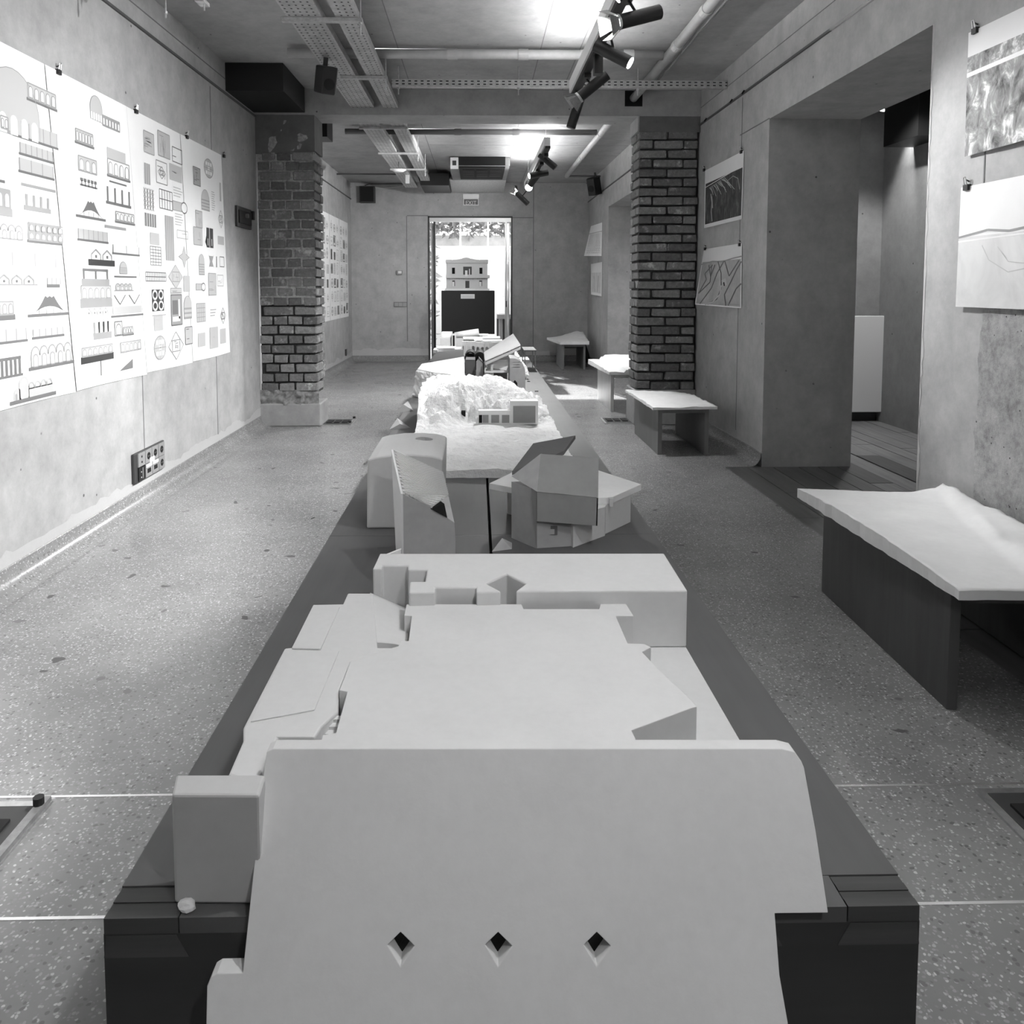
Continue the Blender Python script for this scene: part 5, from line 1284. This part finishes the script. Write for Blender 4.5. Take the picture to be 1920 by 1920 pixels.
# ------------------------------------------------------------------ lozenge pavilion with thin flat roof
pv = thing('lozenge_pavilion_model', 'pale pavilion model with thin pointed flat roof right of the table seam', 'model', (.33, 2.8, TZ))
zr = .482
rf = [U(917.5, 906, z=zr), U(1123, 938.5, z=zr), U(1202.5, 908, z=zr), U(1120, 881, z=zr)]
rf = [Vector((rf[0].x, rf[0].y)), Vector((.33, 2.575)), Vector((U(1148, 932, z=zr).x, U(1148, 932, z=zr).y)), Vector((rf[2].x, rf[2].y)), Vector((rf[3].x, rf[3].y)), Vector((.28, 3.22))]
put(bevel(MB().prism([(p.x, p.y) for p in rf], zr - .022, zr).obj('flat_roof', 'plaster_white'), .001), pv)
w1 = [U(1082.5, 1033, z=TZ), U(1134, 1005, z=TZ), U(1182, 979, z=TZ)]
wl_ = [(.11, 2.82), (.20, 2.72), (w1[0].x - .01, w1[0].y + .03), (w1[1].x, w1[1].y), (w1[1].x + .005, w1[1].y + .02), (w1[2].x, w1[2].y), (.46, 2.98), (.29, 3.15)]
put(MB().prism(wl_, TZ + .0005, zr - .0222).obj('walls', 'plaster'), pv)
put(bx('roof_clip', (U(1145, 935, z=zr).x - .006, U(1145, 935, z=zr).y - .012, zr - .024), (U(1145, 935, z=zr).x + .006, U(1145, 935, z=zr).y - .002, zr + .004), 'plaster'), pv)

# ------------------------------------------------------------------ folded board house in front of the pavilion
hs = thing('folded_house_model', 'grey folded board house model with open gable roof', 'model', (.22, 2.5, TZ))
c0 = Vector((.187, 2.435, 0)); cL = Vector((.113, 2.54, 0)); cR = Vector((.315, 2.455, 0)); cB = Vector((.24, 2.56, 0))
m = MB().prism([(c0.x, c0.y), (cR.x, cR.y), (cB.x, cB.y), (cL.x, cL.y)], TZ + .0005, .552); put(m.obj('walls', 'board_mid'), hs)
e0, e1 = U(1007, 922, y=2.425), U(1121.5, 933, y=2.425)
a0, a1 = U(1013.5, 851, y=2.52), U(1122.5, 858.5, y=2.52)
l0, l1 = U(1007, 977.5, y=2.425), U(1120, 986, y=2.425)
gl = U(959, 893, y=2.542)
put(MB().slab([e0, e1, a1, a0], (0, .006, -.004)).obj('roof_panel', 'board_grey'), hs)
put(MB().slab([l0, l1, e1 + Vector((0, 0, -.0012)), e0 + Vector((0, 0, -.0012))], (0, .006, 0)).obj('overhang_panel', 'board_grey'), hs)
put(MB().slab([e0, a0, gl], (.004, .004, 0)).obj('gable_panel', 'board_mid'), hs)
put(MB().slab([l1, e1, a1, a1 + Vector((-.01, .05, -.1))], (-.004, 0, 0)).obj('roof_end', 'board_mid'), hs)
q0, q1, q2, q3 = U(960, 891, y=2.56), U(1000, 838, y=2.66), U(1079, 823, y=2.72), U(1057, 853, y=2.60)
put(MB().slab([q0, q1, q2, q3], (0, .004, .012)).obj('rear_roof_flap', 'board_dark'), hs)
put(MB().slab([U(996, 915, y=2.44), U(1007, 922, y=2.43), U(1007, 1030, y=2.43), U(1006, 1030, y=2.43)], (0, .002, 0)).obj('corner_seam', 'groove'), hs)
for dx, s in ((0, 0), (1, 1)):
    pass
w0, w1_ = U(1030, 1002, y=2.447), U(1045, 985, y=2.447)
put(bx('window_recess', (w0.x, 2.4425, w0.z), (w1_.x, 2.4445, w1_.z), 'board_dark'), hs)
put(bx('window_sill', (w0.x - .001, 2.4405, w0.z + .002), (w0.x + .016, 2.4424, w0.z + .019), 'board_mid'), hs)
# small folded paper prisms lying about
def paper_wedge(pts, h, label, mat='board_mid'):
    P = [U(a, b, z=TZ) for a, b in pts]; P = [Vector((p.x, p.y, TZ + .0008)) for p in P]
    ap = (P[0] + P[1]) / 2 + Vector((0, 0, h))
    o = MB().add(P + [ap], [tuple(range(len(P)))[::-1]] + [(i, (i + 1) % len(P), len(P)) for i in range(len(P))]).obj('folded_card', mat)
    return tag(o, label, 'card')
paper_wedge([(922, 1035), (960, 1018), (960, 1030)], .03, 'small folded card against the grey board house')
paper_wedge([(730, 806), (770, 803), (745, 784)], .03, 'folded grey card behind the hole block', 'board_grey')
paper_wedge([(738, 775), (775, 770), (765, 752)], .05, 'folded grey card beside the rock wedge', 'board_grey')
p = U(1048, 832, z=.40); o = MB().tube((.40, 3.62, .40), (.405, 3.63, .455), .010, .014, 8).obj('wooden_peg', 'board_grey')
tag(o, 'small grey peg on the edge of the rocky hill model', 'peg')
# ------------------------------------------------------------------ rocky hill model with a house built into it
hl = thing('rocky_hill_model', 'white rocky plaster hill model with a house cut into the slope', 'model', (.04, 4.3, TZ))
HX0, HX1, HY0, HY1 = -.345, .445, 3.36, 5.30
YH = 4.40                                            # house front
ztop = U(900, 709, y=4.75).z
def fh(u, w, x, y):
    base = .405 + .012 * fr(x, y, 5, 3, 1)
    base += .02 * max(0, (y - 3.9)) * .6
    # cliff profile: rises behind the house line, further forward on the left
    yc = YH + .03 - .16 * max(0, min(1, (-.02 - x) / .2)) + .05 * noise.noise((x * 6, 2, 0))
    s = max(0, min(1, (y - yc) / .34)); s = s * s * (3 - 2 * s)
    wx = max(0, min(1, (x + .07) / .06)) * max(0, min(1, (.41 - x) / .05))
    s = max(s, wx * min(.62, (y - YH - .035) * 9)) if y > YH + .035 else s
    tx = (x + .02) / .43
    dome = ztop - .03 - .15 * max(0, tx) ** 2.2 - .05 * max(0, -tx) ** 3 - .05 * max(0, (y - 4.8))
    edge = min(1, max(0, (HX1 - x) / .14)) ** .6
    z = base + (dome - base) * s * (.25 + .75 * edge)
    rough = .06 * s * (1 - .6 * s) + .010 + .006 * s
    cr = min(1, s * 3) * (1 - .75 * max(0, s - .55) / .45)
    z += .055 * cr * (abs(noise.noise((x * 8 + 3, y * 8, 1.5))) * 1.7 - .4) + .030 * cr * (abs(noise.noise((x * 19, y * 19, 4.5))) * 1.7 - .4) + .012 * cr * noise.noise((x * 44, y * 44, 2))
    z += rough * fr(x, y, 7.5, 6, 7) + .03 * s * (1 - s) * 2 * fr(x, y, 15, 4, 3)
    if -.012 < x < .362 and YH - .03 < y < YH + .045: z = min(z, .43)
    if y < YH - .02: z = min(z, .445)
    return max(z, TZ + .03)
o = put(heightfield('terrain', 'plaster_rock', [(HX0, HY0), (HX1, HY0), (HX1, HY1), (HX0, HY1)], TZ + .0005, fh, (90, 150), False), hl)
def rect_px(nm, x0, y0, x1, y1, Y, d, mat, par=None):
    a, b = U(x0, y1, y=Y), U(x1, y0, y=Y); ob = bx(nm, (a.x, Y, a.z), (b.x, Y + d, b.z), mat); return put(ob, hl) if par is None else ob
rect_px('house_block', 897, 770, 958, 796, YH, .06, 'plaster_white')
rect_px('house_wing', 957, 752, 1009, 796, YH - .012, .08, 'plaster_white')
rect_px('picture_window', 962, 761, 1004, 793, YH - .0135, .001, 'board_grey')
for a, b in ((905, 916), (921, 936), (941, 955)): rect_px('window', a, 778, b, 793, YH - .0015, .001, 'board_grey')
rect_px('dark_window', 898, 778, 904, 793, YH - .0015, .001, 'void')
rect_px('lintel_edge', 957, 752, 1009, 756, YH - .020, .008, 'plaster_white')
Yc = 3.95
while Yc < 5.0:
    p = U(869, 776, y=Yc)
    if fh(0, 0, p.x, p.y) >= p.z: break
    Yc += .002
put(bx('cave_window', (p.x - .012, p.y - .012, p.z - .014), (p.x + .012, p.y + .02, p.z + .018), 'void'), hl)

# ------------------------------------------------------------------ rock wedge block
rk = thing('rock_wedge_model', 'white topped rough block, wedge shaped, left of the table behind the hill', 'model', (-.3, 6.0, TZ))
A = [U(783, 693, y=5.92), U(791, 683, y=6.15), U(870, 669.5, y=6.45), U(871.5, 709, y=5.75), U(838, 702, y=5.76), U(812, 699, y=5.80)]
B = [Vector((p.x - .0, p.y - (.03 if i in (0, 4, 5, 3) else 0), TZ + .0005)) for i, p in enumerate(A)]
B[0].x = U(777, 744, z=TZ).x; B[1].x = B[0].x + .02
mid = []
m = MB(); n = len(A)
v = list(A) + list(B); f = [tuple(range(n))]
f += [(i, (i + 1) % n, n + (i + 1) % n, n + i) for i in range(n)] + [tuple(range(n, 2 * n))[::-1]]
ob = put(obj('block', v, f, 'plaster'), rk)
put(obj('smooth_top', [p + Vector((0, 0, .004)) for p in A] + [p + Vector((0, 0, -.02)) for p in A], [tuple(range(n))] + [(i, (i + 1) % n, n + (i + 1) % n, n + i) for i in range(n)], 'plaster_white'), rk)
def rock_face(P0, P1, Q1, Q0, amp, mat, par, N_=14):
    vv, ff = [], []; nr = (P1 - P0).cross(Q0 - P0).normalized()
    if nr.y > 0: nr = -nr
    for j in range(N_ + 1):
        for i in range(N_ + 1):
            p = P0.lerp(P1, i / N_).lerp(Q0.lerp(Q1, i / N_), j / N_); k = 1 if 0 < j < N_ else 0
            vv.append(p + nr * (.004 + amp * k * (.5 + noise.fractal(p * 22, .8, 2.1, 4))))
    for j in range(N_):
        for i in range(N_): q = j * (N_ + 1) + i; ff.append((q, q + 1, q + N_ + 2, q + N_ + 1))
    return put(obj('rough_face', vv, ff, mat), par)
rock_face(A[0], A[5], B[5], B[0], .02, 'plaster', rk); rock_face(A[5], A[4], B[4], B[5], .02, 'plaster', rk); rock_face(A[4], A[3], B[3], B[4], .02, 'plaster', rk)

# ------------------------------------------------------------------ stilt house model with corrugated lean-to roof
st = thing('stilt_house_model', 'pale stilt house model with steep corrugated roof', 'model', (.12, 6.8, TZ))
YS = 6.70
def S_(px_, py_, y=YS): return U(px_, py_, y=y)
r0, r1, r2, r3 = S_(910, 676, 6.62), S_(976, 647, 6.62), S_(963, 627.5, 6.98), S_(908.5, 663, 6.98)
K = 9
for k in range(K):     # one corrugation per rib
    a, b = k / K, (k + .9) / K
    q = [r0.lerp(r3, a), r1.lerp(r2, a), r1.lerp(r2, b), r0.lerp(r3, b)]
    mid0, mid1 = r0.lerp(r3, (a + b) / 2) + Vector((-.007, 0, .016)), r1.lerp(r2, (a + b) / 2) + Vector((-.007, 0, .016))
    dn = Vector((0, 0, -.006))
    put(MB().add([q[0], mid0, q[3], q[1], mid1, q[2], q[0] + dn, q[3] + dn, q[1] + dn, q[2] + dn], [(0, 1, 4, 3), (1, 2, 5, 4), (6, 8, 9, 7), (0, 3, 8, 6), (2, 7, 9, 5), (0, 6, 7, 2, 1), (3, 4, 5, 9, 8)]).obj('roof_rib', 'plaster_white'), st)
put(MB().slab([S_(910, 679, 6.63), S_(976, 650, 6.63), S_(976, 655, 6.63), S_(910, 685, 6.63)], (0, .015, 0)).obj('eave_beam', 'plaster'), st)
zt0 = TZ + .0005
for a, w in ((909.5, .012), (922, .02), (958, .022), (963, .012)):
    tp = S_(a, 700, YS); top = .36 + .30 + (a - 909) / 55 * .12
    for yy in (YS - .05, YS + .2):
        top2 = r0.lerp(r1, (a - 910) / 66).z - .012
        put(bx('post', (tp.x - w / 2, yy, zt0), (tp.x + w / 2, yy + w, top2 + (.0 if yy < YS else .05)), 'plaster'), st)
zf = S_(930, 695, YS).z
put(bx('floor_deck', (S_(909, 695).x, YS - .06, zf - .012), (S_(964, 695).x, YS + .24, zf), 'plaster_white'), st)
put(bx('rear_wall', (S_(909, 695).x + .02, YS + .15, zf), (S_(963, 695).x, YS + .165, zf + .12), 'plaster'), st)
put(MB().slab([Vector((S_(924, 690).x, YS + .02, zf + .02)), Vector((S_(950, 690).x, YS + .02, zf + .0)), Vector((S_(956, 690).x, YS + .02, zf + .09)), Vector((S_(924, 690).x, YS + .02, zf + .10))], (0, .01, 0)).obj('screen_wall', 'plaster_white'), st)
put(bx('stair_block', (S_(912, 700).x, YS, zt0), (S_(918, 700).x, YS + .1, zf - .02), 'plaster'), st)
put(bx('lower_wall', (S_(926, 700).x, YS + .1, zt0), (S_(952, 700).x, YS + .115, zf - .013), 'board_mid'), st)

# ------------------------------------------------------------------ arched end wall with truss, right of the stilt house
ar = thing('curved_gable_model', 'grey model with quarter round wall and arched opening beside the stilt house', 'model', (.42, 6.3, TZ))
YA = 6.25
zA = S_(960, 672, YA).z
q = [(S_(956, 690, YA).x, TZ + .0005), (S_(985, 690, YA).x, TZ + .0005)]
q += [(S_(985, 690, YA).x, S_(985, 700, YA).z)]
for t in range(1, 9):
    an = t / 8 * math.pi / 2
    q.append((S_(985, 690, YA).x - (S_(985, 690, YA).x - S_(962, 690, YA).x) * (1 - math.cos(an)), S_(985, 700, YA).z + (zA - S_(985, 700, YA).z) * math.sin(an)))
q.append((S_(956, 690, YA).x, zA))
put(MB().slab([(x, YA, z) for x, z in q], (0, .35, 0)).obj('curved_wall', 'board_mid'), ar)
hxa, hxb = S_(961, 712, YA).x, S_(970, 712, YA).x
put(MB().slab([(hxa, YA - .002, TZ + .02), (hxb, YA - .002, TZ + .02), (hxb, YA - .002, TZ + .06), ((hxa + hxb) / 2, YA - .002, TZ + .085), (hxa, YA - .002, TZ + .06)], (0, .001, 0)).obj('arch_opening', 'void'), ar)
for k in range(3): put(bx('wall_seam', (S_(962, 690, YA).x, YA - .003, zA - .03 - .02 * k), (S_(975, 690, YA).x, YA - .001, zA - .028 - .02 * k), 'groove'), ar)
tr = thing('white_truss_model', 'white zigzag roof truss model on the right of the table', 'model', (.52, 7.3, TZ))
pts = [S_(963, 658, 7.6), S_(970, 668, 7.45), S_(975, 678, 7.3), S_(984, 690, 7.15), S_(987, 703, 7.0)]
for a, b in zip(pts[:-1], pts[1:]):
    put(MB().bar(a, b, .05, .008, (.3, -1, .3)).obj('flange', 'plaster_white'), tr)
for k in range(10):
    p0 = pts[0].lerp(pts[-1], k / 10); p1 = pts[0].lerp(pts[-1], (k + 1) / 10) + Vector((.02 if k % 2 else -.02, 0, .03 if k % 2 else -.03))
    put(MB().bar(p0, p1, .007, .007).obj('strut', 'plaster_white'), tr)
for k in (0, 2, 4): put(MB().tube((pts[k].x, pts[k].y, TZ + .0005), pts[k], .006, n=8).obj('leg', 'plaster_white'), tr)
fm = thing('wire_frame_model', 'thin grey frame table model at the right table edge', 'model', (.56, 7.9, TZ))
for xx in (.47, .575):
    for yy in (7.7, 8.1): put(bx('leg', (xx, yy, zt0), (xx + .01, yy + .01, .56), 'galv_dark'), fm)
put(bx('slatted_top', (.465, 7.69, .56), (.59, 8.12, .57), 'groove'), fm)

# ------------------------------------------------------------------ dark models behind
dk = thing('dark_roof_model', 'dark corrugated roof model on the left of the table', 'model', (-.35, 7.4, TZ))
for k in range(7):
    a = k / 7; y0_ = 7.05 + .09 * k
    x0_, x1_ = S_(804, 678, y0_).x, S_(869, 670, y0_).x
    z0_ = U(804, 679 - 2.6 * k, y=y0_).z; z1_ = U(869, 668 - 1.6 * k, y=y0_).z
    put(MB().slab([(x0_ + .012 * k, y0_, z0_ - .01), (x1_, y0_, z1_ - .01), (x1_, y0_ + .045, z1_ + .012), (x0_ + .012 * k, y0_ + .045, z0_ + .012)], (0, .045, -.022)).obj('roof_rib', 'board_dark'), dk)
put(bx('base', (S_(806, 690, 7.1).x, 7.05, zt0), (S_(868, 690, 7.1).x, 7.7, TZ + .16), 'black_matt'), dk)
db = thing('dark_box_model', 'dark boxed model with black interior behind the rock wedge', 'model', (-.05, 7.0, TZ))
x0_, x1_ = S_(873, 690, 6.9).x, S_(891, 690, 6.9).x; zt_ = S_(880, 675, 6.9).z
put(bx('box', (x0_, 6.9, zt0), (x1_, 7.2, zt_), 'board_dark'), db)
put(bx('lid_edge', (x0_, 6.895, zt_), (x1_, 6.91, zt_ + .006), 'board_mid'), db)
va = thing('black_vault_model', 'black barrel vault model behind the small gabled house', 'model', (.02, 7.4, TZ))
for k, (xa, xb, zz, yy) in enumerate(((872, 892, 659, 7.5), (889, 910, 660, 7.4))):
    X0, X1 = S_(xa, 690, yy).x, S_(xb, 690, yy).x; R = (X1 - X0) / 2; zc_ = S_(880, zz, yy).z - R
    pp = [(X0, yy, zt0), (X0 + .014, yy, zt0)] + [(X0 + R - (R - .014) * math.cos(t * math.pi / 10), yy, zc_ + (R - .014) * math.sin(t * math.pi / 10)) for t in range(11)] + [(X1 - .014, yy, zt0), (X1, yy, zt0)] + [(X0 + R + R * math.cos(t * math.pi / 10), yy, zc_ + R * math.sin(t * math.pi / 10)) for t in range(11)]
    put(MB().slab(pp, (0, .3, 0)).obj('vault', 'black_matt'), va)
put(bx('back_plate', (S_(872, 690, 7.75).x, 7.83, zt0), (S_(912, 690, 7.75).x, 7.845, S_(880, 663, 7.8).z), 'black_matt'), va)
gh = thing('gabled_house_model', 'small grey gabled house model beside the stilt house', 'model', (.0, 6.85, TZ))
YG = 6.8; X0, X1 = S_(893, 690, YG).x, S_(906, 690, YG).x; ze, za = S_(893, 680, YG).z, S_(898, 672.5, YG).z
put(MB().slab([(X0, YG, TZ + .055), (X1, YG, TZ + .045), (X1, YG, ze - .01), ((X0 + X1) / 2 - .005, YG, za), (X0, YG, ze)], (0, .12, 0)).obj('body', 'board_mid'), gh)
for xx in (X0, X1 - .006): put(bx('stilt', (xx, YG, zt0), (xx + .006, YG + .12, TZ + .046), 'board_mid'), gh)
put(MB().slab([((X0 + X1) / 2 - .008, YG - .006, za + .002), (X1 + .008, YG - .006, ze - .016), (X1 + .008, YG - .006, ze - .008), ((X0 + X1) / 2 - .008, YG - .006, za + .010)], (0, .13, 0)).obj('roof', 'board_dark'), gh)

# ------------------------------------------------------------------ pale arcade models near the far end
vm = thing('barrel_vault_model', 'pale barrel vault model with black slit door', 'model', (-.2, 9.2, TZ))
YV = 9.3
def R_(nm, x0, y0, x1, y1, Y, d, mat, par):
    a, b = U(x0, y1, y=Y), U(x1, y0, y=Y); return put(bevel(bx(nm, (a.x, Y, max(a.z, zt0)), (b.x, Y + d, b.z), mat), .002), par)
R_('end_wall', 826, 633, 848, 670, YV, .35, 'plaster', vm)
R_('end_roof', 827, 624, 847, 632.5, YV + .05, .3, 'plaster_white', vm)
R_('slit_surround', 847, 626, 855, 670, YV - .03, .06, 'plaster', vm)
R_('slit_door', 849, 629, 852.5, 670, YV - .032, .001, 'void', vm)
a0_, a1_ = U(853, 630, y=YV + .12), U(898, 623, y=YV + .12)
put(MB().tube(a0_, a1_, .046, n=24).obj('barrel_roof', 'plaster_white', None, True), vm)
R_('barrel_wall', 855, 634, 899, 670, YV + .08, .25, 'plaster', vm)
ac = thing('arcade_model', 'pale arcade model of many small arches near the far table end', 'model', (.05, 8.8, TZ))
YK = 8.6
for k in range(9):
    xa = 866 + k * 8.6; ya = 640 + (0 if k < 3 else 2)
    a = U(xa, ya, y=YK); w = 8.4 / F_PX * YK
    r = w * .34; cxk = a.x + w / 2; zs = a.z - .05
    out_ = [(a.x, YK, zt0), (a.x + w, YK, zt0), (a.x + w, YK, a.z), (a.x, YK, a.z)]
    hole_ = [(cxk - r, YK, TZ + .03), (cxk + r, YK, TZ + .03), (cxk + r, YK, zs - r)] + [(cxk + r * math.cos(t * math.pi / 6), YK, zs - r + r * math.sin(t * math.pi / 6)) for t in range(1, 6)] + [(cxk - r, YK, zs - r)]
    put(MB().slab(out_, (0, .05, 0), [hole_]).obj('arch', 'plaster'), ac)
put(bx('rear_wall', (U(866, 640, y=YK).x, YK + .2, zt0), (U(943, 640, y=YK).x, YK + .22, TZ + .18), 'plaster_grey'), ac)
for k, (x0, y0, x1, y1, Y) in enumerate(((868, 633, 905, 637, 8.7), (889, 637, 905, 639.5, 8.62), (903, 638, 942, 641, 8.62), (898, 627, 916, 629.5, 8.95), (915, 628, 931, 631, 8.9), (905, 632, 938, 635, 8.8))):
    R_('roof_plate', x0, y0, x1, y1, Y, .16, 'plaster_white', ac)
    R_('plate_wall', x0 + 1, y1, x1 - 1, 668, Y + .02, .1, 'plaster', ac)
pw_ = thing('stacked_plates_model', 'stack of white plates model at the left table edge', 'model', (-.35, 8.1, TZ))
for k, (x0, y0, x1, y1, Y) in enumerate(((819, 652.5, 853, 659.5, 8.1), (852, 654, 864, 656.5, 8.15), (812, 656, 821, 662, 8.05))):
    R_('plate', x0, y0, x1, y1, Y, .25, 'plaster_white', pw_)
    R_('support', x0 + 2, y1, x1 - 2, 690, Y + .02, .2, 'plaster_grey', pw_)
sm = thing('steps_model', 'small grey stepped model at the far left table corner', 'model', (-.42, 10.5, TZ))
for k in range(3): put(bx('step', (-.46 + .02 * k, 10.3 + .1 * k, zt0), (-.36, 10.39 + .1 * k, TZ + .03 + .03 * k), 'board_mid'), sm)
for px_, py_ in ((991, 715.5), (1006, 734)):
    p = U(px_, py_, z=TZ); o = bx('black_tag', (p.x - .014, p.y - .012, TZ + .0005), (p.x + .014, p.y + .012, TZ + .006), 'black'); tag(o, 'small black tag on the right edge of the table', 'tag', 'black tags on the table edge')

# ------------------------------------------------------------------ black plinth with palazzo model in front of the door
YQ = 11.72
a, b = U(828, 640, y=YQ), U(927.5, 545, y=YQ)
ph = U(880, 545, y=YQ).z
pt = thing('black_plinth', 'black box plinth at the end of the table before the door', 'plinth', ((a.x + b.x) / 2, YQ + .3, 0))
put(bevel(bx('body', (a.x, YQ, 0), (b.x, YQ + .58, ph), 'black_matt'), .004), pt)
l0_, l1_ = U(864, 560, y=YQ), U(890, 551.5, y=YQ)
lab = put(bx('label_card', (l0_.x, YQ - .003, l0_.z), (l1_.x, YQ - .0005, l1_.z), 'white_paint'), pt)
for k in range(3): bx('print_line', (l0_.x + .02, YQ - .0036, l0_.z + .012 + .016 * k), (l1_.x - .03, YQ - .003, l0_.z + .016 + .016 * k), 'ink_light', lab)
pm = thing('palazzo_model', 'pale two storey palazzo model on the black plinth', 'model', ((a.x + b.x) / 2, YQ + .3, ph))
YM = YQ + .06
def M_(nm, x0, y0, x1, y1, dY, d, mat): 
    p, q = U(x0, y1, y=YM + dY), U(x1, y0, y=YM + dY); return put(bx(nm, (p.x, YM + dY, max(p.z, ph + .0006)), (q.x, YM + dY + d, q.z), mat), pm)
M_('base_plate', 834, 541, 918, 546, -.03, .50, 'plaster_white')
M_('lower_storey', 837, 522, 914.5, 541, 0, .42, 'plaster')
M_('balcony', 836, 515.5, 918.5, 521.5, -.045, .47, 'plaster')
M_('upper_storey', 837, 493, 914, 515.5, 0, .42, 'plaster')
M_('cornice', 835.5, 487, 915.5, 493, -.02, .45, 'plaster')
ra, rb, rc = U(856, 487, y=YM), U(893, 487, y=YM), U(874, 482.5, y=YM)
put(MB().slab([ra, rb, rc], (0, .4, 0)).obj('pediment', 'plaster'), pm)
for k in range(9):
    xx = 843 + k * 8.6; M_('corbel', xx, 521.6, xx + 1.6, 524.5, -.03, .03, 'plaster_grey')
M_('window', 847.5, 502, 853, 513.5, -.0015, .001, 'void'); M_('window', 899, 502, 904.5, 513.5, -.0015, .001, 'void')
M_('loggia', 868.5, 500, 884.5, 515, -.0015, .001, 'dark_grey'); M_('loggia_column', 872, 507, 876.5, 518, -.05, .004, 'plaster_white'); M_('loggia_column', 879.5, 504, 881, 516, -.006, .004, 'plaster_white')
for q0_, q1_ in ((848, 853), (898.5, 904)):
    M_('window', q0_, 526, q1_, 536.5, -.0015, .001, 'dark_grey'); M_('window_shutter', q0_ + .3, 528.5, q1_ - 1.2, 536.5, -.004, .002, 'plaster_white')
M_('door', 872.5, 526.5, 880, 540, -.0015, .001, 'dark_grey')
